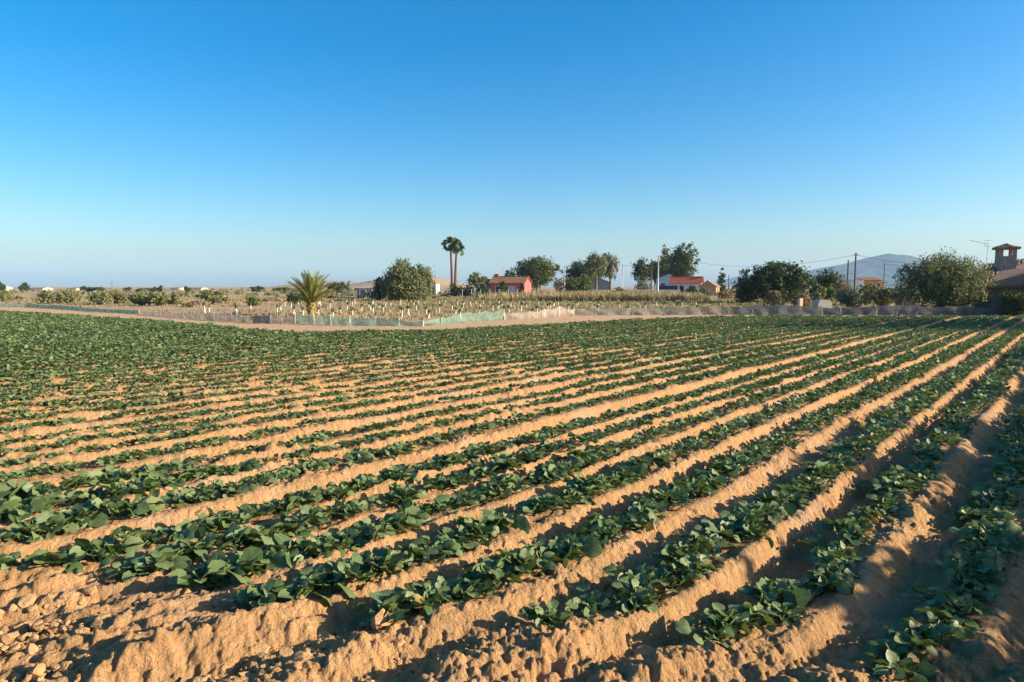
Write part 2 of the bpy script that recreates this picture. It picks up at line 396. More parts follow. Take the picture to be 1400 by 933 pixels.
def make_plant(r, lod, nl=14, size=1., big=.05):
    tp, tf = LODS[lod]; Vs = []; Fs = []; As = []; stems = MB(); b = 0
    for i in range(nl):
        f = (i + .5) / nl                                    # 0 inner, 1 outer
        a = i * 2.39996 + r.uniform(-.4, .4)
        pl = (.045 + .135 * f) * r.uniform(.75, 1.25) * size
        el = R(80 - 62 * f + r.uniform(-12, 12))
        base = np.array([math.cos(a) * math.cos(el) * pl, math.sin(a) * math.cos(el) * pl, .015 + math.sin(el) * pl * 1.0])
        ln = (.040 + .036 * f ** .7) * r.uniform(.65, 1.4) * (1.6 if r.random() < big else 1.) * size
        pe = R(52 - 56 * f + r.uniform(-30, 30)); a2 = a + r.uniform(-.7, .7); roll = r.uniform(-.95, .95)
        d = np.array([math.cos(a2) * math.cos(pe), math.sin(a2) * math.cos(pe), math.sin(pe)])
        side = np.array([-math.sin(a2), math.cos(a2), 0]); up = np.cross(d, side) * -1
        up = np.cross(side, d) * -1 if np.cross(side, d)[2] < 0 else np.cross(side, d)
        s2 = side * math.cos(roll) + up * math.sin(roll); u2 = -side * math.sin(roll) + up * math.cos(roll)
        cup = r.uniform(.05, .34); droop = r.uniform(.0, .38); wv = r.uniform(.03, .085); ph = r.uniform(0, 6.28)
        x, y, S, T = tp.T; lob = 1 + .10 * np.cos(S * 13 + ph) * np.abs(T) ** 2
        zz = cup * np.abs(x) * 1.0 - droop * S ** 2 + wv * np.sin(S * 11 + ph + T * 2.5) * np.abs(T) ** 1.5 + .03 * np.sin(T * 9 + ph)
        P = base + ln * (np.outer(x * lob, s2) + np.outer(y, d) + np.outer(zz, u2))
        Vs.append(P); Fs.append(tf + b); b += len(P)
        rv = r.random() * .94 if r.random() > .008 else .98
        As.append(np.stack([x / .60 * .9, S, np.full(len(x), rv)], 1))
        if lod == 0: stems.tube([(0, 0, .0), base * .55 + np.array([0, 0, .012]), base], [.006 * size, .005 * size, .0035 * size], 5, False)
    return np.vstack(Vs), np.vstack(Fs), np.vstack(As), stems
pr = random.Random(5)
PROTO0 = [make_plant(pr, 0, pr.randint(34, 46)) for _ in range(12)]
PROTOB = [make_plant(pr, 0, pr.randint(24, 32), 1.0, .35) for _ in range(8)]
PROTO1 = [make_plant(pr, 1, pr.randint(32, 40), .9, .04) for _ in range(12)]
PROTO2 = [make_plant(pr, 2, pr.randint(24, 30), .95, .03) for _ in range(10)]

plants = []                                                   # x, y, k, v, size
for k in range(0, 112):
    uc = U0 - k * SP
    v0, v1 = -60, 120
    v = v0
    while v < v1:
        v += .145 * random.uniform(.75, 1.3)
        x = N[0] * uc + D[0] * v; y = N[1] * uc + D[1] * v
        if y < 3 or abs(math.atan2(x, y)) > R(43): continue
        plants.append((x, y, k, v))
P = np.array(plants); x, y = P[:, 0], P[:, 1]
uc = U0 - P[:, 2] * SP
for _ in range(4):
    uu, _v = row_uv(x, y); x = x + N[0] * (uc - uu) * .95; y = y + N[1] * (uc - uu) * .95
jit = rng.normal(0, .065, len(x)); x = x + N[0] * jit; y = y + N[1] * jit
ok = pip(x, y, FIELD) & (y > near_edge(x) + rng.uniform(-.05, .2, len(x))) & (poly_dist(x, y, FAR_EDGE) > rng.uniform(.0, .35, len(x)))
left = sst(-3, -26, x - .25 * y + 2)
mid = np.exp(-((x + 2.5) / 7) ** 2 - ((y - 12) / 6.5) ** 2)
nearleft = sst(6.2, 4.6, y) * sst(-.8, -2.4, x) + sst(9, 5, y) * sst(-2, -5, x)
size = .81 + .36 * left - .16 * mid + .10 * np.clip(nearleft, 0, 1) + .30 * fbm(x * .35, y * .35, 3, 201) + .1 * np.clip(y / 40, 0, 1)
size = size * rng.uniform(.82, 1.2, len(x))
gap = fbm(x * .5, y * .5, 3, 211) + .03 * mid - .3 * left - .25 * sst(0, 5, x) - .15 * sst(7, 4.5, y)
ok &= (gap < .40) & (rng.random(len(x)) > .04 + .10 * mid)
x, y, P, size, nearleft = x[ok], y[ok], P[ok], size[ok], np.clip(nearleft[ok], .06, 1)
zz = hz(x, y) + .005
rot = rng.uniform(0, 6.283, len(x)); dist = np.hypot(x, y)
infr = (np.abs(x / y) < .77) & (y > 3.35)
order = np.argsort(np.where(infr, dist, 1e9)); hero = np.zeros(len(x), bool); hero[order[:296]] = True

mesh0 = []
for Vp, Fp, Ap, st in PROTO0 + PROTOB:
    mf = np_mesh('foliage', Vp, Fp, M['crop'], {'leaf': ('FLOAT_VECTOR', Ap)})
    ms = bpy.data.meshes.new('stems'); ms.from_pydata(st.v, [], st.f); ms.materials.append(M['crop_stem'])
    mesh0.append((mf, ms))
ROWNAME = ['the row nearest the right edge of the photo', 'the second row from the right', 'the third row from the right, beside the bright tyre-marked ridge', 'the fourth row from the right',
           'the fifth row from the right', 'the sixth row from the right', 'the seventh row from the right', 'the eighth row from the right', 'the ninth row from the right', 'the tenth row from the right']
seen = set()
for i in order[:296]:
    k = int(P[i, 2]); mf, ms = mesh0[random.randrange(12)] if random.random() > nearleft[i] * .75 else mesh0[12 + random.randrange(8)]
    o = empty('crop_plant', (x[i], y[i], zz[i]), rot[i])
    s = size[i]; o.scale = (s, s, s * random.uniform(.9, 1.12)); o.rotation_euler = (random.uniform(-.15, .15), random.uniform(-.15, .15), rot[i])
    link('foliage', mf, o); link('stems', ms, o)
    rn = ROWNAME[k] if k < 10 else 'one of the rows further left'
    if k < 6 and k not in seen:
        seen.add(k); tag(o, 'leafy green crop plant at the near end of ' + rn.split(',')[0].replace(' of the photo', ''), 'crop plant', 'first plants at the near ends of the rows')
    else:
        kk = rn.split(',')[0].replace(' of the photo', '')
        tag(o, 'leafy green crop plant standing in line along ' + kk, 'crop plant', 'crop plants along ' + kk)
# the rest of the rows, nobody could count them: one object
Vs, Fs, As = [], [], []; b = 0
for i in np.where(~hero)[0]:
    lib = PROTO1 if dist[i] < 20 else PROTO2
    Vp, Fp, Ap, _ = lib[random.randrange(len(lib))]
    c, s_ = math.cos(rot[i]), math.sin(rot[i]); q = Vp * size[i]
    Vs.append(np.stack([q[:, 0] * c - q[:, 1] * s_ + x[i], q[:, 0] * s_ + q[:, 1] * c + y[i], q[:, 2] + zz[i]], 1)); Fs.append(Fp + b); As.append(Ap); b += len(q)
print('plants', len(x), 'verts', b)
tag(link('crop_rows', np_mesh('crop_rows', np.vstack(Vs), np.vstack(Fs), M['crop'], {'leaf': ('FLOAT_VECTOR', np.vstack(As))})),
    'distant rows of leafy green crop covering the far field', 'crop', kind='stuff')
# black drip hoses lying along the nearest rows
for k in range(0, 9):
    uc = U0 - k * SP + .10; pts = []
    vv = np.arange(0, 46, .35)
    hx = N[0] * uc + D[0] * vv; hy = N[1] * uc + D[1] * vv
    for _ in range(4): u_, _v = row_uv(hx, hy); hx = hx + N[0] * (uc - u_) * .95; hy = hy + N[1] * (uc - u_) * .95
    o = pip(hx, hy, FIELD) & (hy > near_edge(hx) - .15) & (hy < 41)
    hx, hy = hx[o], hy[o]; hh = hz(hx, hy) + .012
    mb = MB(); mb.tube(list(zip(hx, hy, hh)), .009, 6)
    rn = ROWNAME[k].split(',')[0].replace(' of the photo', '')
    tag(mb.build('drip_hose', plain('hose_black', (.015, .015, .016), None, 20, .5) if k == 0 else bpy.data.materials['hose_black'], smooth=True),
        'black drip hose lying on the soil beside ' + rn, 'drip hose', 'drip hoses along the crop rows')

# ------------------------------------------------------------------ clods, stick, pipe
def ico():
    import bmesh
    bm = bmesh.new(); bmesh.ops.create_icosphere(bm, subdivisions=2, radius=1)
    v = np.array([p.co for p in bm.verts]); f = np.array([[q.index for q in p.verts] for p in bm.faces]); bm.free(); return v, f
IV, IF = ico()
def clod_shape(seed, sub=1.):
    n = IV.copy(); o = seed * 3.7
    d = 1 + .75 * fbm(n[:, 0] * 1.3 + o, n[:, 1] * 1.3 + n[:, 2] * 1.7 + o, 3, seed) + .25 * fbm(n[:, 0] * 4 + n[:, 2] * 3 + o, n[:, 1] * 4 - o, 2, seed + 5)
    n = n * d[:, None]
    # a few flat broken faces
    rs = np.random.default_rng(seed)
    for _ in range(5):
        a = rs.normal(size=3); a /= np.linalg.norm(a); lim = rs.uniform(.5, .8); dd = n @ a
        n -= np.outer(np.maximum(0, dd - lim), a)
    return n * np.array([1, rs.uniform(.7, 1), rs.uniform(.6, .85)])
CL = [clod_shape(s) for s in range(10)]
cx = rng.uniform(-9, 6, 130000); cyy = rng.uniform(2.3, 13, 130000)
r_ = np.hypot(cx, cyy); u_, v_ = row_uv(cx, cyy); kk = np.round((U0 - u_) / SP); t_ = u_ - (U0 - kk * SP)
kr = np.where(t_ > 0, kk, kk + 1); tt = np.where(t_ > 0, t_, t_ + SP)
hd = 1 - sst(-.7, .3, cyy - near_edge(cx))
pat = np.clip(.5 + 2.6 * fbm(cx * .8, cyy * .8, 3, 301), 0, 1.4)
wt = hd * (.75 * pat + .12) + (np.mod(kr, 2) == 1) * sst(.24, .4, tt) * sst(.8, .6, tt) * .34 * pat + .08 * pat + (np.mod(kr, 2) == 0) * np.exp(-((tt - .24) / .06) ** 2) * .18
keep = (rng.random(130000) < wt * sst(13, 6, r_)) & (np.abs(cx / cyy) < .95)
cx, cyy = cx[keep], cyy[keep]; cz = hz(cx, cyy)
Vs, Fs = [], []
for i in range(len(cx)):
    s = .005 + .050 * random.random() ** 5.5
    a = random.uniform(0, 6.28); c, n = math.cos(a), math.sin(a); q = CL[random.randrange(10)] * s
    Vs.append(np.stack([q[:, 0] * c - q[:, 1] * n + cx[i], q[:, 0] * n + q[:, 1] * c + cyy[i], q[:, 2] + cz[i] + s * .12], 1)); Fs.append(IF + i * len(IV))
tag(link('soil_crumbs', np_mesh('soil_crumbs', np.vstack(Vs), np.vstack(Fs), M['clod'], smooth=False)), 'loose crumbs of dry sandy soil strewn over the ground', 'soil', kind='stuff')
BIG = [(884, 887, .075, 'pale upright clod of dry soil beyond the near end of the second crop row'),
       (904, 893, .070, 'angular soil clod beside the pale upright one near the second crop row'),
       (868, 898, .045, 'small rounded soil clod left of the two upright clods'),
       (520, 862, .085, 'large flat-faced soil clod before the fourth crop row'),
       (487, 878, .050, 'pale pointed clod in the rubble left of the largest flat-faced clod'),
       (1180, 846, .065, 'rounded shaded clod lying left of the rightmost crop row'),
       (410, 915, .080, 'big pale broken clod near the bottom edge of the photo, left of centre'),
       (36, 832, .060, 'dark-sided clod at the lower left, furthest left of the large clods'),
       (640, 905, .060, 'squat clod at the bottom of the photo, left of the dry stick'),
       (1290, 700, .055, 'rough soil clod on the ridge between the two rightmost rows')]
for j, (px, py, s, lb) in enumerate(BIG):
    X, Y = gp(px, py); me = np_mesh('soil_clod', clod_shape(40 + j) * s, IF, M['clod'], smooth=False)
    o = link('soil_clod', me); o.location = (X, Y, float(hz(X, Y)[0]) + s * .45); o.rotation_euler = (random.uniform(-.5, .5), random.uniform(-.5, .5), random.uniform(0, 6))
    tag(o, lb, 'clod', 'large clods on the near ground')
def rod(name, px0, py0, px1, py1, rad, mat, lb, cat, bend=.01):
    a = gp(px0, py0); b2 = gp(px1, py1); pts = []
    for i in range(9):
        f = i / 8; X = a[0] + (b2[0] - a[0]) * f; Y = a[1] + (b2[1] - a[1]) * f
        pts.append((X + bend * math.sin(f * 5), Y, 0.0))
    hh = hz([p[0] for p in pts], [p[1] for p in pts]); top = max(hh)
    pts = [(p[0], p[1], max(float(h) + rad, top + .01 + .02 * (i / 8))) for i, (p, h) in enumerate(zip(pts, hh))]
    mb = MB(); mb.tube(pts, [rad * (1 - .04 * i) for i in range(9)], 8)
    tag(mb.build(name, mat, smooth=True), lb, cat)
rod('stick', 742, 926, 774, 897, .009, plain('dry_wood', (.36, .27, .19), (.22, .16, .11), 30, .9, .1, .4), 'pale dry stick lying on the soil at the bottom of the photo', 'stick')
rod('water_pipe', 1362, 922, 1440, 893, .013, bpy.data.materials['hose_black'], 'short black water pipe lying on shaded soil in the bottom right corner', 'pipe', .0)

# ------------------------------------------------------------------ trees and shrubs
LEAFV = np.array([[-.5, 0, 0], [0, -.12, .12], [.5, 0, 0], [0, .3, 0]]) 
def leaf_cloud(P_, Nn, size, r, aspect=.45, down=0.):
    n = len(P_); d = r.normal(size=(n, 3)); d[:, 2] -= down
    d /= np.linalg.norm(d, axis=1)[:, None]
    nn = Nn * 1.1 + r.normal(size=(n, 3)) * .5; s = np.cross(nn, d); s /= np.linalg.norm(s, axis=1)[:, None] + 1e-9
    sz = size * r.uniform(.6, 1.35, n)[:, None]
    a = P_ - d * sz * .5; c = P_ + d * sz * .5; b1 = P_ + s * sz * aspect * .5; b2 = P_ - s * sz * aspect * .5
    V_ = np.stack([a, b1, c, b2], 1).reshape(-1, 3); F_ = np.arange(4 * n).reshape(n, 4)
    return V_, F_
def crown_points(w, h, zc, n, r, nl, depth=None, clump=.11, shape='round'):
    nl = int(nl * 1.5)
    depth = depth or w
    pts = []; nrm = []
    lobes = []
    for i in range(nl):
        a = r.uniform(0, 6.283); e = math.asin(r.uniform(-.75, 1)); q = r.uniform(.35, .85) if i else 0
        c = np.array([math.cos(a) * math.cos(e) * q * w / 2, math.sin(a) * math.cos(e) * q * depth / 2, zc + math.sin(e) * q * h / 2])
        k = 1 - q * .84 if i else .58
        k *= r.uniform(.85, 1.12)
        sh = 1.0
        if shape == 'cone': sh = np.clip(1.15 - (c[2] - zc + h / 2) / h, .25, 1); c[0] *= sh; c[1] *= sh
        if shape == 'umbrella': c[2] = zc + abs(c[2] - zc) * .8 - h * .1
        lobes.append((c, np.array([w / 2 * k * sh, depth / 2 * k * sh, h / 2 * k])))
    wts = np.array([l[1].prod() ** (2 / 3) for l in lobes]); wts /= wts.sum()
    ncl = max(12, n // 22)
    for li, cnt in zip(range(nl), np.maximum(3, (wts * ncl).astype(int))):
        c, rad = lobes[li]
        dd = r.normal(size=(cnt, 3)); dd /= np.linalg.norm(dd, axis=1)[:, None]
        cc = c + dd * rad * r.uniform(.55, 1.06, (cnt, 1))
        kk = 22
        off = np.clip(r.normal(size=(cnt, kk, 3)), -1.7, 1.7) * clump * rad.mean() * 1.5 * r.uniform(.5, 1.4, (cnt, 1, 1))
        p = (cc[:, None, :] + off).reshape(-1, 3)
        nv = np.repeat(dd, kk, 0) * .6 + off.reshape(-1, 3) / (np.linalg.norm(off.reshape(-1, 3), axis=1)[:, None] + 1e-6)
        pts.append(p); nrm.append(nv / (np.linalg.norm(nv, axis=1)[:, None] + 1e-9))
    return np.vstack(pts), np.vstack(nrm), lobes
def foliage(V_, F_, mat, r, parent, name='crown'):
    n = len(F_); rv = np.repeat(r.random(n) * .94, 4)
    A = np.stack([np.zeros(4 * n), np.zeros(4 * n), rv], 1)
    return link(name, np_mesh(name, V_, F_, mat, {'leaf': ('FLOAT_VECTOR', A)}, smooth=False), parent)
def tree(name, label, cat, px0, px1, py0, py1, Y, mat, seed, n=4000, ls=.2, nl=9, shape='round', trunk=.3, base=0., droop=0., group=None, clump=.11, tr=None, asp=.45):
    """px0..px1, py0..py1: the extent seen; Y: its distance. Its real size follows."""
    r = np.random.default_rng(seed); X0, _ = at(px0, Y); X1, _ = at(px1, Y); X = (X0 + X1) / 2; w_ = X1 - X0
    zt_ = zt(py0, Y); g0 = float(hz(X, Y)[0]); H = zt_ - g0
    zb = H * base
    n = int(n * 1.5); ls *= 1.12
    P_, Nn, lobes = crown_points(w_ * .97, (H - zb) * 1.0, zb + (H - zb) / 2, n, r, nl, clump=clump * 1.0, shape=shape)
    for ax, lo, hi in ((0, -w_ / 2, w_ / 2), (1, -w_ / 2, w_ / 2), (2, zb, H)):       # fill the measured extent
        a_, b_ = np.percentile(P_[:, ax], (.4, 99.6)); k_ = (hi - lo) / (b_ - a_)
        P_[:, ax] = lo + (P_[:, ax] - a_) * k_
        for c_, q_ in lobes: c_[ax] = lo + (c_[ax] - a_) * k_
    P_[:, 2] = np.maximum(P_[:, 2], .05 + .25 * r.random(len(P_)))
    if droop: P_[:, 2] -= droop * r.random(len(P_)) ** 2 * np.clip(P_[:, 2], 0, 1.2)
    V_, F_ = leaf_cloud(P_, Nn, ls, r, asp, down=droop * 2.2)
    o = empty(name, (X, Y, g0))
    foliage(V_, F_, M[mat], r, o)
    tk = MB(); tr = tr or max(.05, w_ * .035); top = np.array([0, 0, zb + (H - zb) * .5])
    tk.tube([(0, 0, -.1), (tr * .5, .0, top[2] * .4), tuple(top)], [tr * 1.3, tr, tr * .6], 8)
    for c, rad in lobes[1:8]:
        m_ = (c * .45 + np.array([0, 0, top[2] * .45])); tk.tube([(0, 0, top[2] * .45), tuple(m_), tuple(c)], [tr * .6, tr * .4, tr * .15], 6)
    tk.build('trunk', M['bark'], o, True)
    tag(o, label, cat, group); return o

G1 = 'olive trees beyond the net on the left'
tree('olive_tree', 'grey-green olive bush cut by the left edge of the photo', 'tree', -16, 21, 397, 412, 85, 'olive', 1, 1500, .22, 6, group=G1)
tree('olive_tree', 'left half of the merged olive pair behind the left end of the teal net', 'tree', 50, 80, 397, 416, 76, 'olive', 2, 1600, .2, 7, group=G1)
tree('olive_tree', 'right half of the merged olive pair behind the left end of the teal net', 'tree', 74, 106, 396, 416, 77, 'olive', 3, 1800, .2, 7, group=G1)
tree('olive_tree', 'darker olive tree on the left of the two behind the middle of the teal net', 'tree', 124, 150, 398, 418, 72, 'olive', 4, 1600, .2, 6, group=G1)
tree('olive_tree', 'olive tree on the right of the two behind the middle of the teal net', 'tree', 146, 174, 397, 418, 74, 'olive', 5, 1700, .2, 7, group=G1)
tree('olive_tree', 'dark olive tree, left of the trio behind the teal net end', 'tree', 175, 203, 400, 420, 68, 'olive', 6, 1700, .2, 7, group=G1)
tree('olive_tree', 'broad olive tree, middle of the trio behind the teal net end', 'tree', 198, 230, 399, 421, 67, 'olive', 7, 1900, .2, 8, group=G1)
tree('olive_tree', 'low pale olive tree, right of the trio behind the teal net end', 'tree', 224, 246, 402, 420, 70, 'olive', 8, 1200, .2, 6, group=G1)
tree('olive_tree', 'lone rounded olive tree left of the small round shrub', 'tree', 271, 309, 397, 417, 72, 'olive', 9, 2300, .2, 8, base=.1, group=G1)
tree('shrub', 'small round green shrub standing alone on bare earth left of the palm', 'shrub', 333, 356, 406, 418, 66, 'green', 10, 1000, .16, 5)
tree('shrub', 'low brown bush right of the small round green shrub', 'shrub', 358, 381, 407, 413, 85, 'brown', 11, 700, .16, 5)
tree('shrub', 'dark brown low bush below the lone olive tree', 'shrub', 250, 272, 412, 421, 64, 'brown', 12, 800, .16, 5)
tree('shrub', 'dark green shrub just left of the date palm', 'shrub', 391, 412, 402, 414, 75, 'dark', 13, 900, .18, 5)
tree('pepper_tree', 'tall drooping grey-green tree, taller left one of the big clump', 'tree', 521, 578, 356, 413, 90, 'pepper', 14, 8500, .3, 12, droop=.7, clump=.13)
tree('pepper_tree', 'broad drooping tree on the right side of the big clump', 'tree', 545, 592, 362, 413, 91, 'pepper', 15, 7000, .3, 10, droop=.8, clump=.13)
tree('shrub', 'dark evergreen shrub at the left foot of the big drooping trees', 'shrub', 509, 530, 380, 411, 92, 'dark', 16, 1800, .22, 6)
tree('shrub', 'bare grey twiggy shrub beside the small grey shed', 'shrub', 500, 516, 394, 411, 90, 'grey', 160, 700, .16, 5)
tree('hedge_shrub', 'dark hedge shrub under the twin palms', 'shrub', 615, 633, 388, 408, 125, 'dark', 17, 1300, .28, 6)
tree('hedge_shrub', 'dark hedge shrub between the twin palms and the small green tree', 'shrub', 630, 648, 390, 408, 125, 'dark', 18, 1100, .28, 6)
tree('small_tree', 'small green tree with thin trunk left of the pink house', 'tree', 640, 666, 373, 408, 132, 'green', 19, 1900, .3, 7, base=.3, tr=.1)
tree('hedge_shrub', 'dark hedge shrub just left of the porch of the pink house', 'shrub', 650, 669, 389, 408, 124, 'dark', 20, 1300, .28, 6)
tree('column_shrub', 'narrow dark evergreen before the wall of the pink house', 'shrub', 681, 695, 385, 408, 121, 'dark', 21, 1300, .26, 6)
tree('column_shrub', 'thin dark evergreen at the gable corner of the pink house', 'shrub', 710, 717, 387, 408, 121, 'dark', 22, 800, .26, 5)
tree('pine_tree', 'big round pine tree behind the pink house gable', 'tree', 704, 763, 353, 405, 148, 'pine', 23, 9000, .42, 13, base=.22, clump=.10)
tree('pine_tree', 'small dark pine half hidden behind the pink roof', 'tree', 690, 712, 370, 400, 160, 'dark', 24, 1500, .4, 6, base=.2)
tree('shrub', 'brown bare shrub right of the big round pine', 'shrub', 757, 782, 380, 408, 140, 'brown', 25, 1500, .3, 7)
tree('dark_tree', 'dark low tree left of the open crowned eucalyptus', 'tree', 772, 812, 358, 404, 165, 'dark', 26, 5000, .45, 10, base=.15)
tree('eucalyptus', 'tall open eucalyptus crown with sky showing through it', 'tree', 800, 829, 346, 408, 150, 'pepper', 27, 3600, .36, 8, base=.42, droop=.4, clump=.12, tr=.25)
tree('eucalyptus', 'airy drooping eucalyptus, right of the tall open one', 'tree', 822, 846, 346, 408, 152, 'grey', 28, 2300, .34, 7, base=.42, droop=.6, clump=.10, tr=.2)
tree('round_tree', 'round bright green tree below the eucalyptus pair', 'tree', 786, 808, 376, 408, 128, 'green', 29, 2600, .3, 8)
tree('round_tree', 'round green bush left of the bright green tree', 'tree', 772, 792, 379, 406, 135, 'pine', 30, 1900, .3, 7)
tree('shrub', 'bushy green shrub at the foot of the pole right of the eucalyptus', 'shrub', 836, 856, 393, 409, 118, 'green', 31, 1500, .25, 7)
tree('shrub', 'low weedy bush left of the pale lamp post', 'shrub', 862, 892, 399, 410, 112, 'weed', 32, 1400, .22, 6)
tree('shrub', 'grey scrubby bush behind the weedy bush by the poles', 'shrub', 868, 892, 379, 400, 150, 'grey', 320, 1300, .28, 6)
tree('dark_tree', 'dark rounded tree left of the pale blue building', 'tree', 865, 887, 355, 400, 185, 'dark', 33, 3000, .5, 9, base=.3)
tree('dark_tree', 'smaller dark tree touching the pale blue building', 'tree', 884, 906, 358, 400, 190, 'dark', 34, 2600, .5, 8, base=.3)
tree('conifer', 'slender pointed conifer left of the tall pine', 'tree', 901, 921, 337, 398, 178, 'pine', 35, 2800, .45, 9, 'cone', base=.1, clump=.12)
tree('pine_tree', 'tall leaning pine above the red roof', 'tree', 914, 951, 335, 398, 172, 'pine', 36, 8000, .45, 12, base=.12, clump=.11)
tree('shrub', 'dark bush before the white house wall', 'shrub', 938, 955, 392, 410, 112, 'dark', 37, 1400, .24, 6)
tree('shrub', 'green bush before the tan house', 'shrub', 954, 972, 395, 410, 112, 'green', 38, 1400, .24, 6)
tree('conifer', 'small dark conifer right of the tan house', 'tree', 978, 992, 367, 402, 150, 'dark', 39, 1500, .35, 7, 'cone', clump=.12)
tree('shrub', 'brown dry bush left of the big dark tree', 'shrub', 980, 1006, 396, 410, 105, 'brown', 40, 1200, .24, 6)
tree('dark_tree', 'big dark spreading tree right of the tan house', 'tree', 1007, 1100, 360, 414, 78, 'dark', 41, 12000, .30, 16, clump=.10, base=.04)
tree('shrub', 'dark shrub at the left foot of the big spreading tree', 'shrub', 1003, 1030, 383, 413, 76, 'dark', 42, 2200, .24, 7)
tree('dark_tree', 'dark spiky tree before the mountain, left of the utility poles', 'tree', 1106, 1154, 370, 402, 95, 'dark', 43, 3800, .32, 10, clump=.12)
G2 = 'pale shrubs behind the shaded net'
tree('shrub', 'olive-green shrub at the left end of the pale shrubs', 'shrub', 1108, 1132, 391, 416, 66, 'olive', 44, 2200, .19, 8, group=G2)
tree('shrub', 'yellow-green shrub, brightest of the pale shrubs', 'shrub', 1124, 1142, 389, 414, 68, 'green', 45, 1800, .18, 7, group=G2)
tree('shrub', 'silvery grey rounded shrub below the two utility poles', 'shrub', 1144, 1178, 392, 418, 62, 'grey', 46, 2800, .17, 9, group=G2)
tree('shrub', 'dark olive shrub before the yellow house', 'shrub', 1166, 1202, 388, 415, 70, 'olive', 47, 2600, .19, 8, group=G2)
tree('shrub', 'grey-green shrub right of the yellow house', 'shrub', 1196, 1224, 393, 418, 62, 'olive', 48, 2300, .18, 8, group=G2)
tree('shrub', 'silvery shrub next to the large round bush', 'shrub', 1220, 1252, 392, 418, 60, 'grey', 49, 2600, .17, 9, group=G2)
tree('shrub', 'brown dry bush behind the pale shrubs under the dark spiky tree', 'shrub', 1140, 1164, 383, 405, 84, 'brown', 50, 1500, .2, 7)
tree('round_bush', 'large round olive-toned bush left of the tiled house', 'tree', 1242, 1350, 349, 417, 50, 'olive', 51, 24000, .145, 20, clump=.10)
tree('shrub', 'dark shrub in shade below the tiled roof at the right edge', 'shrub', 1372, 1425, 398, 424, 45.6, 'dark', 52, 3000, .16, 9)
tree('shrub', 'dry brown bush behind the net beside the big spreading tree', 'shrub', 1048, 1072, 398, 418, 60, 'brown', 53, 1500, .17, 7)
tree('shrub', 'dry pinkish bush between the big dark tree and the pale shrubs', 'shrub', 1082, 1112, 400, 418, 60, 'brown', 54, 1600, .17, 7)
# far trees on the left skyline
G3 = 'far trees along the left skyline'
for j, (a, b2, t, lb, mt) in enumerate([(-5, 5, 386, 'dark far tree cut by the left edge on the skyline', 'dark'), (28, 40, 387, 'dark square-topped far tree near the left edge', 'dark'),
        (110, 123, 392, 'far bushy tree left of the thin skyline pole', 'dark'), (124, 140, 393, 'far low tree just left of the thin skyline pole', 'dark'),
        (170, 178, 393, 'small far tree right of the thin skyline pole', 'pine'), (186, 200, 394.5, 'flat far tree between pole and lone skyline tree', 'pine'), (202, 216, 393, 'low far tree clump on the skyline', 'dark'),
        (217, 222, 391, 'narrow pointed far tree on the skyline', 'dark'), (252, 260, 392, 'lone small far tree above the olive trees', 'dark'),
        (344, 362, 392, 'far dark tree above the small round shrub', 'dark'), (372, 396, 393, 'far bushy tree left behind the date palm', 'pine'), (446, 478, 385, 'dark low tree right behind the date palm', 'dark')]):
    tree('far_tree', lb, 'tree', a, b2, t, 398, 230 if j != 11 else 190, mt, 60 + j, 700, .6 if b2 - a > 6 else .45, 6, group=G3, clump=.14)

# palms
def date_palm(px, Y, label):
    X, _ = at(px, Y); o = empty('date_palm', (X, Y, float(hz(X, Y)[0]))); r = np.random.default_rng(77)
    t = MB(); t.tube([(0, 0, -.1), (0, 0, .45), (.02, 0, .8), (.02, 0, .95)], [.25, .30, .24, .1], 12)
    for i in range(26):                                     # stubs of cut fronds
        a = i * 2.4; z = .15 + .6 * i / 26; t.tube([(.22 * math.cos(a), .22 * math.sin(a), z), (.36 * math.cos(a), .36 * math.sin(a), z + .2)], [.05, .025], 5)
    t.build('trunk', plain('young_palm_trunk', (.26, .21, .07), (.17, .13, .05), 7, .9, .1, .5), o, True)
    for i in range(44):
        f = i / 43; a = i * 2.39996; el = R(84 - 58 * f ** 1.1 + r.uniform(-6, 6)); Ln = r.uniform(1.9, 2.6) * (.92 + .1 * f)
        pts = []; cur = np.array([.06 * math.cos(a), .06 * math.sin(a), .75 + .12 * (1 - f)]); e = el
        for s in range(13):
            pts.append(cur.copy()); e -= R(2.0 + 2.6 * f) * (s / 12) ** .8
            cur = cur + Ln / 12 * np.array([math.cos(a) * math.cos(e), math.sin(a) * math.cos(e), math.sin(e)])
        Vs = []; side = np.array([-math.sin(a), math.cos(a), 0])
        for s in range(2, 13):
            for q in range(4):
                p0 = pts[s - 1] + (pts[s] - pts[s - 1]) * q / 4; d = pts[s] - pts[s - 1]; d /= np.linalg.norm(d); up = np.cross(side, d)
                if up[2] < 0: up = -up
                ll = .42 * math.sin(math.pi * min(1, (s + q / 4) / 13.6) ** .8) * r.uniform(.85, 1.1) + .06
                for sg in (-1, 1):
                    dr = side * sg * .62 + d * .72 + up * .34 + r.normal(size=3) * .07; dr /= np.linalg.norm(dr); wv = np.cross(dr, up); wv /= np.linalg.norm(wv)
                    Vs += [p0 - wv * .006, p0 + dr * ll * .4 - wv * .018, p0 + dr * ll, p0 + dr * ll * .4 + wv * .018]
        n = len(Vs) // 4; fo = foliage(np.array(Vs), np.arange(4 * n).reshape(n, 4), M['palm'], r, o, 'frond')
        st = MB(); st.tube([tuple(p) for p in pts], [.028 * (1 - .07 * s) for s in range(13)], 5); st.build('frond_stem', bpy.data.materials['young_palm_trunk'], fo, True)
    tag(o, label, 'palm tree')
date_palm(425, 47, 'short young date palm with stiff upright fronds behind the green net')
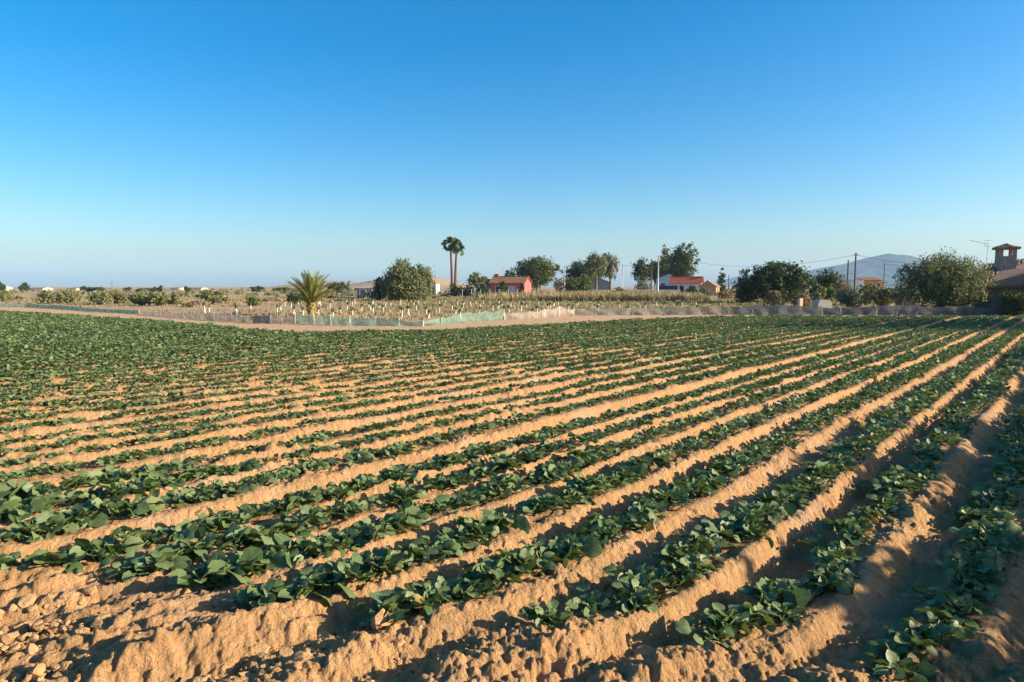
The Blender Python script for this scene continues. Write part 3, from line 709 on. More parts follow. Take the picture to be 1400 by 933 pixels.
def fan_palm(px, Y, top, lean, seed, label):
    X, _ = at(px, Y); H = zt(top, Y); r = np.random.default_rng(seed); o = empty('fan_palm', (X, Y, 0)); t = MB()
    Hc = H - 1.6
    t.tube([(lean * (i / 10) ** 2, 0, Hc * i / 10 - (.1 if i == 0 else 0)) for i in range(11)], [.30 - .012 * i for i in range(11)], 10)
    t.build('trunk', M['palmbark'], o, True); c0 = np.array([lean, 0, Hc])
    for i in range(30):
        a = i * 2.4 + r.uniform(-.2, .2); e = R(88 - 130 * (i / 29)); pl = r.uniform(.45, 1.2); d = np.array([math.cos(a) * math.cos(e), math.sin(a) * math.cos(e), math.sin(e)])
        hub = c0 + d * pl; side = np.array([-math.sin(a), math.cos(a), 0]); Vs = []
        up = np.cross(side, d); ro_ = r.uniform(-1.3, 1.3); side, up = side * math.cos(ro_) + up * math.sin(ro_), up * math.cos(ro_) - side * math.sin(ro_)
        Vs += [c0 - side * .03, c0 - up * .03, hub, c0 + side * .03]
        for q in range(11):
            g_ = R(-80 + 16 * q); dr = d * math.cos(g_) + side * math.sin(g_) + np.array([0, 0, -.04]); dr /= np.linalg.norm(dr); wv = np.cross(dr, up); wv /= np.linalg.norm(wv)
            ll = .85 * r.uniform(.75, 1.1)
            Vs += [hub, hub + dr * ll * .5 - wv * .11, hub + dr * ll + np.array([0, 0, -.14]), hub + dr * ll * .5 + wv * .11]
        n = len(Vs) // 4; foliage(np.array(Vs), np.arange(4 * n).reshape(n, 4), M['fanpalm'], r, o, 'frond')
    # dead skirt under the crown
    P_ = np.stack([lean + r.normal(0, .2, 60), r.normal(0, .2, 60), Hc - r.uniform(0, .8, 60)], 1)
    V_, F_ = leaf_cloud(P_, r.normal(size=P_.shape), .6, r, .2, down=3.)
    foliage(V_, F_, M['brown'], r, o, 'dead_fronds')
    tag(o, label, 'palm tree', 'twin tall fan palms')
fan_palm(618.2, 128, 323, -.25, 81, 'left and slightly taller of the twin tall fan palms')
fan_palm(622.3, 126, 327, .35, 82, 'right and slightly shorter of the twin tall fan palms')

# ------------------------------------------------------------------ nets along the far edge of the field
def net_mat(name, c, alpha):
    m = NT(name); o = m.obj()
    col = m.mix(m.rng(m.noise(2.2, 5, .6, m.scale(o, (1, 1, .4))), .35, .7), c, tuple(min(1, v * 1.35 + .02) for v in c))
    p = m.pbsdf(col, .75, .2); t = m.n('BsdfTranslucent'); m.set(t.inputs[0], col)
    tr = m.n('BsdfTransparent')
    a = m.rng(m.noise(5, 4, .6, m.scale(o, (1.6, 1.6, .6))), .3, .7, alpha - .14, min(1, alpha + .12))
    return m.done(m.shmix(a, tr.outputs[0], m.shmix(.35, p, t.outputs[0])))
M['post'] = plain('net_post', (.42, .35, .27), (.25, .2, .15), 9, .9, .1)
M['whitepost'] = plain('white_post', (.75, .73, .68), (.6, .58, .52), 9, .7)
def net(label, pix, mat, seed, nposts, postmat='post', sag=.16, white=False):
    """pix: (px, top row, base row) along the foot of the net."""
    pts = []
    for px, pt, pb in pix:
        X, Y = gp(px, pb); pts.append((X, Y, max(.25, zt(pt, Y))))
    r = np.random.default_rng(seed); o = empty('net_fence', (pts[0][0], pts[0][1], 0)); ox, oy = pts[0][:2]
    # resample
    P_ = np.array(pts); seg = np.r_[0, np.cumsum(np.hypot(np.diff(P_[:, 0]), np.diff(P_[:, 1])))]; n = max(12, int(seg[-1] / .14))
    s = np.linspace(0, seg[-1], n); X = np.interp(s, seg, P_[:, 0]); Y = np.interp(s, seg, P_[:, 1]); H = np.interp(s, seg, P_[:, 2])
    post_s = np.linspace(0, seg[-1], nposts); ph = np.abs(((s / (seg[-1] / (nposts - 1))) % 1) - .5) * 2
    H = H * (1 - sag * (1 - ph ** 2)) + .10 * fbm(s * 1.1, s * 0 + seed, 3, seed) 
    tx = np.gradient(X); ty = np.gradient(Y); L_ = np.hypot(tx, ty); nx, ny = -ty / L_, tx / L_
    rows = 9; Vv = []
    for k in range(rows):
        f = k / (rows - 1); off = .13 * fbm(s * 1.5, s * 0 + f * 1.3, 3, seed + 3) + .05 * np.sin(s * 5 + f * 2) * (1 - f) + (1 - f) ** 3 * .22 * fbm(s * .8, s * 0 + 7, 2, seed + 8)
        Vv.append(np.stack([X - ox + nx * off, Y - oy + ny * off, hz(X, Y) + .01 + H * f], 1))
    Vv = np.stack(Vv, 0).reshape(-1, 3)
    idx = np.arange(rows * n).reshape(rows, n); Fq = np.stack([idx[:-1, :-1], idx[:-1, 1:], idx[1:, 1:], idx[1:, :-1]], -1).reshape(-1, 4)
    link('netting', np_mesh('netting', Vv, Fq, mat), o)
    for q in post_s:
        X_, Y_, H_ = np.interp(q, s, X), np.interp(q, s, Y), np.interp(q, s, H); mb = MB(); lean = r.uniform(-.06, .06)
        mb.tube([(X_ - ox, Y_ - oy + .05, -.05), (X_ - ox + lean, Y_ - oy + .05, H_ + .04)], .028, 6); mb.build('post', M[postmat], o)
    return tag(o, label, 'net fence', 'netting along the far edge of the field')
TEAL = net_mat('teal_net', (.035, .16, .13), .86); PALEGRN = net_mat('pale_green_net', (.20, .34, .265), .66); GRN = net_mat('green_net', (.17, .29, .225), .58)
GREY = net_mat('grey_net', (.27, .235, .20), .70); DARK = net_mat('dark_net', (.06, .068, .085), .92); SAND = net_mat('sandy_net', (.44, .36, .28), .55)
SHADED = net_mat('shaded_net', (.105, .113, .13), .9); BROWN = net_mat('brown_net', (.15, .13, .12), .93)  # nets standing in shadow: their shade is mixed into the colour
net('pale green end of the low net at the left edge', [(-60, 411, 417), (-10, 413.5, 418.3), (36, 415, 420)], PALEGRN, 1, 6)
net('long dark teal net running along the sandy track on the left', [(36, 415, 420), (90, 418, 423.5), (140, 422, 427), (190, 424.5, 430)], TEAL, 2, 11)
net('low dusty grey net between the teal net and the dark panel', [(190, 425, 430.5), (230, 427.5, 434), (270, 429, 437), (300, 428, 439), (344, 432, 441.5)], GREY, 3, 9)
net('short dark grey net panel left of the pale panel', [(345, 431.5, 442), (368, 432, 443)], DARK, 4, 3, sag=.03)
net('pale grey see-through net panel between dark panel and green net', [(369, 431, 443), (402, 432, 443.5)], SAND, 5, 3, sag=.05)
net('green net standing in front of the date palm', [(403, 428, 443.5), (425, 431, 444), (470, 433, 446), (520, 434, 446), (578, 440, 446.5)], GRN if False else PALEGRN, 6, 7, 'whitepost')
net('crumpled green net rising to a folded end right of the palm', [(580, 440, 446.3), (606, 434, 444), (630, 427.5, 441.5), (660, 426, 439.5), (686, 423, 438)], GRN, 7, 6)
net('thin sandy net with a white post in the middle of the far edge', [(690, 428, 437.5), (730, 426, 436), (768, 419, 433), (785, 424, 432)], SAND, 8, 5, 'whitepost')
net('greyish brown net behind the centre of the far edge', [(788, 422.5, 432), (840, 421, 431.5), (900, 420, 431), (960, 418, 431), (996, 419, 431)], GREY, 9, 9)
net('dark bluish net in shade right of centre', [(998, 420, 431), (1045, 416.5, 431), (1090, 418, 431), (1124, 419, 431)], SHADED, 10, 5, sag=.08)
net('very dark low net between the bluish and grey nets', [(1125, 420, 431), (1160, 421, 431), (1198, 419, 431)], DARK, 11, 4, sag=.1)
net('blue-grey shaded net below the large round bush', [(1199, 418, 431), (1230, 417.5, 431), (1254, 417, 431)], SHADED, 12, 3, sag=.03)
net('brown shaded net rising to peaks at the right edge', [(1255, 418, 431), (1290, 419, 431.5), (1320, 415.5, 431.5), (1348, 419.5, 431.5), (1374, 415, 431.5), (1400, 424, 432), (1430, 420, 432)], BROWN, 13, 6, sag=.14)

# ------------------------------------------------------------------ grass (stuff) and the young orchard with white tree guards
def grass(name, label, n, area, hmin, hmax, mat, seed, dens, blades=7, wd=.02):
    r = np.random.default_rng(seed); X = r.uniform(area[0], area[1], n); Y = area[2] + (area[3] - area[2]) * r.random(n) ** 1.3
    ok_ = (~pip(X, Y, FIELD)) & (behind_net(X, Y) > np.where(r.random(n) < .3, -.7, .25)) & (np.abs(X / Y) < .86) & (r.random(n) < dens(X, Y)); X, Y = X[ok_], Y[ok_]
    n = len(X); Z = hz(X, Y); B = blades
    X = np.repeat(X, B) + r.normal(0, .10, n * B); Y = np.repeat(Y, B) + r.normal(0, .10, n * B); Z = np.repeat(Z, B)
    h = np.repeat(r.uniform(hmin, hmax, n), B) * r.uniform(.5, 1.2, n * B); a = r.uniform(0, 6.283, n * B); le = r.normal(0, .32, (n * B, 2)) * h[:, None]
    w_ = wd * (1 + Y / 60)
    c, s = np.cos(a) * w_, np.sin(a) * w_
    V_ = np.stack([np.stack([X - c, Y - s, Z - .02], 1), np.stack([X + c, Y + s, Z - .02], 1), np.stack([X + c * .8 + le[:, 0] * .5, Y + s * .8 + le[:, 1] * .5, Z + h * .6], 1), np.stack([X + le[:, 0], Y + le[:, 1], Z + h], 1)], 1).reshape(-1, 3)
    F_ = np.arange(len(V_)).reshape(-1, 4); rv = np.repeat(np.repeat(r.random(n), B) * .94, 4)
    tag(link(name, np_mesh(name, V_, F_, mat, {'leaf': ('FLOAT_VECTOR', np.stack([rv * 0, rv * 0, rv], 1))}, smooth=False)), label, 'grass', kind='stuff')
nz = lambda X, Y, s, q: np.clip(.5 + 3 * fbm(X * .09, Y * .22, 3, s) + q, 0, 1)
grass('dry_grass', 'pale dry straw grass on the open land beyond the nets', 24000, (-80, 75, 36, 122), .08, .30, M['straw'], 401, lambda X, Y: nz(X, Y, 403, np.where(X > -15, .1, -.38)))
grass('green_weeds', 'olive green weeds growing among the dry grass', 15000, (-70, 75, 40, 118), .08, .30, M['weed'], 402, lambda X, Y: nz(X, Y, 405, np.where(X > -15, .15, -.42)))
grass('straw_bank', 'tall straw coloured grass bank before the houses', 7000, (-4, 26, 88, 116), .6, 1.25, M['straw'], 404, lambda X, Y: np.clip(1.1 - np.abs(X - 13) / 13, .1, 1), wd=.025)
M['guard'] = plain('white_guard', (.58, .55, .47), (.46, .43, .36), 9, .6)
gm = MB(); gm.tube([(0, 0, 0), (0, 0, .46)], .05, 8); 
proto = empty('tree_guard'); tb = gm.build('tube', M['guard'], proto, True)
r = np.random.default_rng(9); P_ = np.stack([r.normal(0, .035, 60), r.normal(0, .035, 60), .44 + np.abs(r.normal(0, .09, 60))], 1)
V_, F_ = leaf_cloud(P_, r.normal(size=P_.shape), .13, r, .5); sp_ = foliage(V_, F_, M['green'], r, proto, 'sapling')
first = True; GA = R(7)
for i in range(-12, 14):
    for j in range(0, 11):
        gx_, gy_ = i * 2.0 + random.uniform(-.3, .3), 41.5 + j * 3.1 + random.uniform(-.5, .5)
        X = gx_ * math.cos(GA) + (gy_ - 41) * math.sin(GA) - 3.; Y = gy_ - gx_ * math.sin(GA)
        if X < -24 or X > 22 or random.random() < .38 + (.3 if X > 8 or X < -14 else 0): continue
        if pip(np.array([X]), np.array([Y]), FIELD)[0] or behind_net(X, Y) < .9: continue
        if first: o = proto; first = False
        else:
            o = proto.copy(); C.objects.link(o)
            for c in (tb, sp_):
                q = c.copy(); C.objects.link(q); q.parent = o
        o.location = (X, Y, float(hz(X, Y)[0])); o.rotation_euler = (random.uniform(-.1, .1), random.uniform(-.1, .1), random.uniform(0, 6)); o.scale = (1, 1, random.uniform(.75, 1.25))
        tag(o, 'white tube guard around a sapling in the dry grass plot behind the nets', 'tree guard', 'white tree guards in the dry grass plot')

# ------------------------------------------------------------------ houses
M['pink'] = plain('pink_wall', (.56, .125, .105), (.48, .10, .085), 1.5, .9, .1, .1)
M['cream'] = plain('cream_wall', (.60, .46, .32), (.5, .37, .25), 1.5, .9, .1)
M['white'] = plain('white_wall', (.72, .69, .63), (.60, .57, .51), 1.2, .9, .1)
M['tan'] = plain('tan_wall', (.52, .33, .165), (.43, .26, .13), 1.2, .9, .1)
M['blue'] = plain('pale_blue_wall', (.36, .52, .58), (.30, .45, .52), 1, .8, .1)
M['navy'] = plain('navy_panel', (.025, .045, .085), (.03, .055, .1), 1, .6)
M['yellow'] = plain('yellow_wall', (.58, .31, .055), (.48, .25, .045), 1, .9)
M['glass'] = plain('window_dark', (.03, .035, .045), (.02, .022, .03), 1, .15, .5)
M['door'] = plain('pale_door', (.46, .47, .49), (.38, .39, .41), 2, .6)
M['concrete'] = plain('concrete', (.33, .31, .29), (.24, .225, .21), 1.5, .95, .1, .2)
M['metal'] = plain('grey_metal', (.34, .36, .38), (.28, .29, .31), 3, .45, .5, 0, .6)
M['palepost'] = plain('pale_post', (.55, .57, .58), (.46, .47, .48), 3, .6)
M['wood'] = plain('pole_wood', (.155, .12, .095), (.10, .078, .06), 5, .9, .1)
def tile_mat(name, c1, c2, c3):
    m = NT(name); o = m.obj(); n = m.noise(.9, 5, .65, o); n2 = m.noise(7, 4, .7, o)
    c = m.ramp(n, c1, c2, .35, .65); c = m.mix(m.rng(n2, .52, .7, 0., .7), c, c3)
    wv = m.n('TexWave'); m.set(wv.inputs['Scale'], 1.6); m.set(wv.inputs['Vector'], o)
    return m.done(m.pbsdf(c, .9, .1, m.bump(wv.outputs[1], .5, .06)))
M['tile'] = tile_mat('brown_orange_tile', (.29, .15, .075), (.21, .11, .06), (.30, .19, .085))
M['redtile'] = tile_mat('red_tile', (.32, .085, .055), (.25, .065, .045), (.34, .13, .085))
M['oldtile'] = tile_mat('old_tile', (.30, .20, .145), (.22, .145, .105), (.36, .27, .20))
def gable_house(name, label, px, Y, length, depth, eave, ridge, rz, wall, roof, cat='house', over=.3):
    X, _ = at(px, Y); o = empty(name, (X, Y, 0), rz); tag(o, label, cat)
    l, d = length / 2, depth / 2
    mb = MB(); vs = [(-l, -d, -.2), (l, -d, -.2), (l, d, -.2), (-l, d, -.2), (-l, -d, eave), (l, -d, eave), (l, d, eave), (-l, d, eave), (-l, 0, ridge), (l, 0, ridge)]
    mb.add(vs, [(0, 1, 5, 4), (2, 3, 7, 6), (1, 2, 6, 9, 5), (3, 0, 4, 8, 7)])
    wl = mb.build('wall', M[wall], o)
    sl = (ridge - eave) / d; rf = MB(); e = over
    rf.slab((-l - e, -d - e, eave - sl * e + .10), (l + e, -d - e, eave - sl * e + .10), (l + e, 0, ridge + .10), (-l - e, 0, ridge + .10), .09)
    rf.slab((l + e, d + e, eave - sl * e + .10), (-l - e, d + e, eave - sl * e + .10), (-l - e, 0, ridge + .102), (l + e, 0, ridge + .102), .09)
    rf.tube([(-l - e, 0, ridge + .12), (l + e, 0, ridge + .12)], .09, 8)
    ro = rf.build('roof', M[roof], o)
    return o, wl, ro
def opening(o, name, x0, x1, z0, z1, y, mat, frame='white'):     # on a wall facing -y at plane y
    b = MB(); b.box((x0 + x1) / 2, y - .02, (z0 + z1) / 2, x1 - x0, .06, z1 - z0); p = b.build(name, M[mat], o)
    f = MB(); t = .09
    f.box((x0 + x1) / 2, y - .035, z1 + t / 2, x1 - x0 + 2 * t, .10, t)
    if name == 'window': f.box((x0 + x1) / 2, y - .045, z0 - t / 2, x1 - x0 + 2 * t, .13, t)
    f.box(x0 - t / 2, y - .035, (z0 + z1) / 2, t, .10, z1 - z0); f.box(x1 + t / 2, y - .035, (z0 + z1) / 2, t, .10, z1 - z0)
    f.build('frame', M[frame], p); return p
# pink house: gable end lit, long brown-orange roof
o, wl, ro = gable_house('farmhouse', 'pink farmhouse with sunlit gable end and brown tiled roof', 698.5, 131, 6.6, 5.2, 2.55, 3.65, R(-17), 'pink', 'tile')
opening(o, 'garage_door', .35, 1.65, 0, 1.95, -2.6, 'door', 'cream'); opening(o, 'window', -2.2, -1.3, .9, 1.9, -2.6, 'glass', 'white')
b = MB(); b.box(3.32, 0, .35, .06, 5.3, .75); b.box(0, -2.63, .2, 6.7, .05, .5); b.build('plinth', M['cream'], o)
b = MB(); b.box(-2.9, .3, 3.55, .8, .8, 1.2); b.box(-2.9, .3, 4.2, 1.0, 1.0, .1); b.build('chimney', M['pink'], ro)
b = MB(); b.slab((-7.2, -2.9, 2.35), (-3.64, -2.9, 2.35), (-3.64, .2, 3.3), (-7.2, .2, 3.3), .09); b.build('porch_roof', M['tile'], o)
for q in (-7.0, -5.6, -4.2): b = MB(); b.box(q, -2.6, 1.1, .25, .25, 2.3); b.build('porch_column', M['white'], o)
b = MB(); b.box(-5.35, .3, 1.4, 3.5, .2, 3.0); b.build('porch_wall', M['cream'], o)
b = MB(); b.tube([(-1.6, .2, 3.6), (-1.6, .2, 5.6)], .03, 6); b.tube([(-2.0, .2, 5.4), (-1.2, .2, 5.4)], .02, 6); b.build('aerial', M['metal'], ro)
# red-roofed white house
o, wl, ro = gable_house('white_house', 'white house with long red tiled roof below the tall pine', 938.5, 152, 6.6, 5., 2.55, 3.85, R(-20), 'white', 'redtile')
opening(o, 'window', .8, 1.8, 1., 2., -2.5, 'glass'); opening(o, 'door', -1.2, -.3, 0, 2.0, -2.5, 'glass')
# tan hut
o, wl, ro = gable_house('tan_house', 'small tan house with dark gable roof facing the field', 970, 142, 3.3, 3.4, 1.9, 3.0, R(62), 'tan', 'oldtile')
opening(o, 'window', -.5, .4, .8, 1.6, -1.7, 'glass', 'cream')
# blue building with a mono-pitch top
X, Y = at(908, 165); o = empty('blue_building', (X, Y, 0), R(-12)); tag(o, 'pale blue building with sloping top left of the red roof', 'building')
b = MB(); b.prism([(-1.9, -.2), (1.9, -.2), (1.9, 4.4), (1.3, 4.7), (-1.9, 3.6)], -2, 3); b.build('wall', M['blue'], o)
b = MB(); b.slab((-2.1, -2.2, 3.68), (1.32, -2.2, 4.86), (1.32, 3.2, 4.86), (-2.1, 3.2, 3.68), .1); b.build('roof', M['blue'], o)
opening(o, 'window', -.8, .2, 1.6, 2.6, -2., 'glass')
X, Y = at(914, 140); o = empty('container', (X, Y, 0), R(-14)); tag(o, 'dark navy container standing against the white house', 'container')
b = MB(); b.box(0, 0, 1.05, 3.7, 2.2, 1.95); 
for q in range(-8, 9): b.box(q * .215, -1.12, 1.05, .1, .05, 1.85)
b.build('body', M['navy'], o); b = MB(); b.box(1.0, -1.16, 1.0, .8, .05, 1.7); b.build('door', M['navy'], o); b = MB(); b.box(0, 0, 2.06, 3.8, 2.3, .07); b.build('roof', M['metal'], o)
# yellow house and white block before the mountain
X, Y = at(1190, 165); o = empty('yellow_house', (X, Y, 0), R(-8)); tag(o, 'yellow house with flat tiled roof before the mountain', 'house')
b = MB(); b.box(0, 0, 1.5, 4.2, 4, 3.4); b.build('wall', M['yellow'], o)
b = MB(); b.slab((-2.8, -2.6, 3.35), (1.6, -2.6, 3.35), (1.6, 2.2, 4.1), (-2.8, 2.2, 4.1), .14); b.build('roof', M['tile'], o)
b = MB(); b.slab((-.9, -3.6, 2.75), (2.6, -3.6, 2.75), (2.6, -2.08, 3.05), (-.9, -2.08, 3.05), .12); b.build('porch_roof', M['tile'], o)
opening(o, 'window', .7, 1.5, 1.7, 2.5, -2., 'glass'); opening(o, 'door', -1.6, -.8, 0, 2.1, -2., 'glass')
X, Y = at(1168, 158); o = empty('white_block', (X, Y, 0), R(-8)); tag(o, 'plain white flat-roofed building left of the yellow house', 'building')
b = MB(); b.box(0, 0, 1.55, 2.9, 3.5, 3.5); b.build('wall', M['white'], o); b = MB(); b.box(0, 0, 3.34, 3.0, 3.6, .1); b.build('roof', M['concrete'], o); opening(o, 'window', .5, 1., 1.6, 2.3, -1.75, 'glass')
# pergola-like pale pillars right of the yellow house
X, Y = at(1222, 140); o = empty('pergola', (X, Y, 0), R(-6)); tag(o, 'low pergola of pale pillars right of the yellow house', 'pergola')
for q in (-1.9, -.6, .8, 2.1): b = MB(); b.box(q, 0, 1.0, .22, .22, 2.1); b.build('pillar', M['white'], o)
b = MB(); b.box(.1, 0, 2.1, 4.6, .3, .14); b.build('beam', M['concrete'], o); b = MB(); b.box(.1, .3, .35, 4.6, .15, .7); b.build('low_wall', M['concrete'], o)
# little grey shed left of the big trees, white hut behind them
X, Y = at(497, 108); o = empty('shed', (X, Y, 0), R(5)); tag(o, 'small grey shed left of the big drooping trees', 'shed')
b = MB(); b.box(0, 0, .8, 2.6, 2.2, 1.6); b.build('wall', plain('lilac_wall', (.24, .235, .27), (.18, .175, .2), 1.5, .9), o); b = MB(); b.slab((-1.5, -1.3, 1.68), (1.5, -1.3, 1.68), (1.5, 1.3, 1.9), (-1.5, 1.3, 1.9), .08); b.build('roof', M['concrete'], o)
opening(o, 'door', -.4, .4, 0, 1.4, -1.1, 'navy', 'concrete')
X, Y = at(594.5, 170); o = empty('white_hut', (X, Y, 0), R(-25)); tag(o, 'white hut between the big trees and the twin palms', 'hut')
b = MB(); b.box(0, 0, 1.1, 1.7, 1.7, 2.6); b.build('wall', M['white'], o); b = MB(); b.box(0, 0, 2.44, 1.8, 1.8, .08); b.build('roof', M['concrete'], o); opening(o, 'door', -.3, .3, 0, 1.5, -.85, 'glass', 'concrete')
X, Y = at(814, 175); o = empty('grey_barn', (X, Y, 0), R(-10)); tag(o, 'pale grey barn glimpsed behind the eucalyptus pair', 'barn')
b = MB(); b.prism([(-3.8, -.2), (3.8, -.2), (3.8, 2.9), (0, 4.2), (-3.8, 2.9)], -3, 3); b.build('wall', M['concrete'], o)
b = MB(); b.slab((-4., -3.2, 2.93), (0, -3.2, 4.32), (0, 3.2, 4.32), (-4., 3.2, 2.93), .08); b.slab((0, -3.2, 4.323), (4., -3.2, 2.93), (4., 3.2, 2.93), (0, 3.2, 4.323), .08); b.build('roof', M['metal'], o)
# garden wall of the houses
X, Y = at(870, 125); o = empty('garden_wall', (X, Y, 0)); tag(o, 'low grey wall behind the poles left of the pale lamp post', 'wall')
b = MB(); b.box(0, 0, .55, 16, .18, 1.25); b.build('masonry', M['concrete'], o); b = MB(); b.box(0, 0, 1.21, 16.1, .26, .07); b.build('coping', M['white'], o)
# stone trough in front of the pale shrubs
X, Y = at(1126, 56); o = empty('stone_block', (X, Y, 0), R(8)); tag(o, 'pale stone block lying before the pale shrubs', 'block')
b = MB(); b.prism([(-.62, 0), (.62, 0), (.5, .72), (.3, .84), (-.5, .84), (-.66, .5)], -.4, .4); b.build('stone', plain('pale_stone', (.42, .38, .34), (.33, .3, .27), 3, .95, .1, .5), o)
X, Y = at(1095, 55); o = tag(MB().box(X, Y, .55, .3, .25, .9, .3).build('crate', M['cream']), 'small cream crate before the dry pinkish bush', 'crate')

# tiled house at the right edge
HY = 50.; o = empty('tiled_house', (37.95, HY, 0), R(-14)); tag(o, 'old stone house with weathered tile roofs at the right edge', 'house')
mw = plain('old_wall', (.30, .21, .15), (.20, .14, .10), 1.2, .95, .1, .4)
b = MB(); b.prism([(-4.2, -.2), (9, -.2), (9, 4.6), (3.0, 4.15), (-4.2, 2.0)], -2.2, 5); b.build('wall', mw, o)
def tiled(mb, a, b_, c, d, nrow):     # barrel tiles running from eave a-b to ridge d-c
    a, b_, c, d = [np.array(q, float) for q in (a, b_, c, d)]
    mb.slab(tuple(a), tuple(b_), tuple(c), tuple(d), .1); n = np.cross(b_ - a, d - a); n /= np.linalg.norm(n)
    for i in range(nrow + 1):
        f = i / nrow; p0 = a + (b_ - a) * f; p1 = d + (c - d) * f
        mb.tube([tuple(p0 + n * .01), tuple((p0 + p1) / 2 + n * .015), tuple(p1 + n * .01)], [.10, .095, .085], 6)
b = MB(); tiled(b, (-4.6, -2.6, 1.95), (9.3, -2.6, 2.15), (9.3, 2.0, 5.3), (-2.4, 2.0, 3.62), 46); ro = b.build('roof', M['oldtile'], o)
b = MB(); tiled(b, (-2.0, -4.9, 1.35), (9.5, -4.9, 1.6), (9.5, -2.62, 2.62), (-1.0, -2.62, 2.3), 40); b.build('lean_to_roof', tile_mat('dark_tile', (.16, .125, .115), (.12, .095, .09), (.2, .16, .14)), o)
b = MB(); b.box(4.2, -3.6, .6, 11, .2, 1.9); b.box(-1.2, -3.1, .6, .2, 1.0, 1.9); b.build('lean_to_wall', mw, o)
ch = empty('chimney_stack', (0, 0, 0)); bpy.data.objects.remove(ch)
cxl, cyl = -1.55, .55
mst = plain('rubble_stone', (.42, .33, .26), (.27, .205, .16), 6, .95, .1, .8)
b = MB(); b.box(cxl, cyl, 3.5, 1.08, .9, 1.36)
for sx in (-.5, .5):
    for sy in (-.4, .4): b.box(cxl + sx * .87, cyl + sy * .87, 4.42, .2, .18, .5)
chm = b.build('chimney', mst, ro)
b = MB(); b.box(cxl, cyl, 4.70, 1.36, 1.2, .07)
for i in range(9):
    xx = cxl - .62 + .155 * i; zo = .30 * (1 - abs(i - 4) / 5.5) 
    b.tube([(xx, cyl - .66, 4.75 + zo * .25), (xx, cyl, 4.77 + zo), (xx, cyl + .66, 4.75 + zo * .25)], .085, 6)
b.build('chimney_cap', tile_mat('cap_tile', (.40, .22, .14), (.30, .16, .10), (.45, .32, .24)), chm)
b = MB(); b.tube([(-2.55, 1.2, 3.3), (-2.5, 1.2, 5.2)], .022, 6); b.tube([(-2.5, 1.2, 5.13), (-3.85, .9, 5.42)], .018, 6)
for i in range(10):
    f = i / 9; b.tube([(-2.5 - 1.35 * f, 1.2 - .3 * f - .16, 5.13 + .29 * f), (-2.5 - 1.35 * f, 1.2 - .3 * f + .16, 5.13 + .29 * f)], .008, 4)
for q in (-.22, .22): b.tube([(-2.72, 1.2, 5.18 + q), (-2.30, 1.2, 5.18 + q)], .012, 4)
b.tube([(-2.72, 1.2, 4.96), (-2.72, 1.2, 5.40)], .012, 4); b.build('aerial', M['metal'], ro)

# ------------------------------------------------------------------ poles and wires
def pole(name, label, px, Y, top, rad, mat, arm=None, lamp=False, cat='pole'):
    X, _ = at(px, Y); H = zt(top, Y); o = empty(name, (X, Y, 0)); b = MB(); b.tube([(0, 0, -.2), (0, 0, H * .5), (0, 0, H)], [rad * 1.25, rad, rad * .8], 10); b.build('shaft', M[mat], o, True)
    if arm:
        b = MB(); b.box(0, -.05, H - .35, arm, .12, .12); b.build('crossarm', M[mat], o)
        for q in (-.42, 0, .42): b = MB(); b.tube([(q * arm, -.05, H - .29), (q * arm, -.05, H - .1)], [.05, .035], 6); b.build('insulator', M['palepost'], o)
    if lamp:
        b = MB(); b.tube([(0, 0, H - .08), (.5, -.3, H + .12), (.8, -.5, H + .1)], .035, 6); ar = b.build('lamp_arm', M[mat], o)
        b = MB(); b.prism([(-.3, -.06), (.3, -.05), (.26, .06), (-.2, .08)], -.13, .13); l = b.build('lamp_head', M['metal'], o); l.location = (.95, -.55, H + .08)
    tag(o, label, cat); return (X, Y, H)
pole('skyline_pole', 'thin far pole rising above the left skyline', 153, 180, 385, .06, 'wood', .8)
pole('street_lamp', 'slim street lamp between the round pine and the dark trees', 772, 138, 364, .07, 'palepost', None, True, 'street lamp')
p1 = pole('utility_pole', 'slim grey pole right of the eucalyptus pair', 851, 140, 361.5, .08, 'palepost', .8)
p2 = pole('utility_pole', 'brown wooden pole left of the pale lamp post', 890.5, 112, 354.5, .11, 'wood')
p3 = pole('street_lamp', 'pale lamp post before the blue building', 899.5, 106, 350.5, .10, 'palepost', None, True, 'street lamp')
p4 = pole('utility_pole', 'thin wooden pole right of the small dark conifer', 996, 150, 376, .08, 'wood')
p5 = pole('utility_pole', 'shorter of the two dark poles left of the yellow house', 1158.5, 120, 356, .13, 'wood')
p6 = pole('utility_pole', 'tall dark pole left of the yellow house', 1168.5, 112, 346, .14, 'wood', .9)
p7 = pole('utility_pole', 'slender pole with crossarm right of the yellow house', 1208, 150, 359, .09, 'wood', 1.0)
def wire(label, a, b2, sag):
    mb = MB(); pts = []
    for i in range(25):
        f = i / 24; pts.append(tuple(a[k] + (b2[k] - a[k]) * f - (sag * 4 * f * (1 - f) if k == 2 else 0) for k in range(3)))
    mb.tube(pts, .022, 5); tag(mb.build('power_line', M['navy']), label, 'power line')
e1 = (*at(945, 130), zt(358, 130)); 
wire('sagging wire from behind the tall pine to the tall dark pole', (*at(930, 150), zt(355, 150)), (p6[0], p6[1], p6[2] - .3), 1.7)
wire('wire from the tall dark pole towards the round bush', (p6[0], p6[1], p6[2] - .3), (*at(1300, 100), zt(362, 100)), .5)
wire('wire from the slender crossarm pole to the right', (p7[0], p7[1], p7[2] - .3), (*at(1300, 130), zt(365, 130)), .4)
wire('wire between the slim grey pole and the brown wooden pole', (p1[0], p1[1], p1[2] - .2), (p2[0], p2[1], p2[2] - .2), .4)
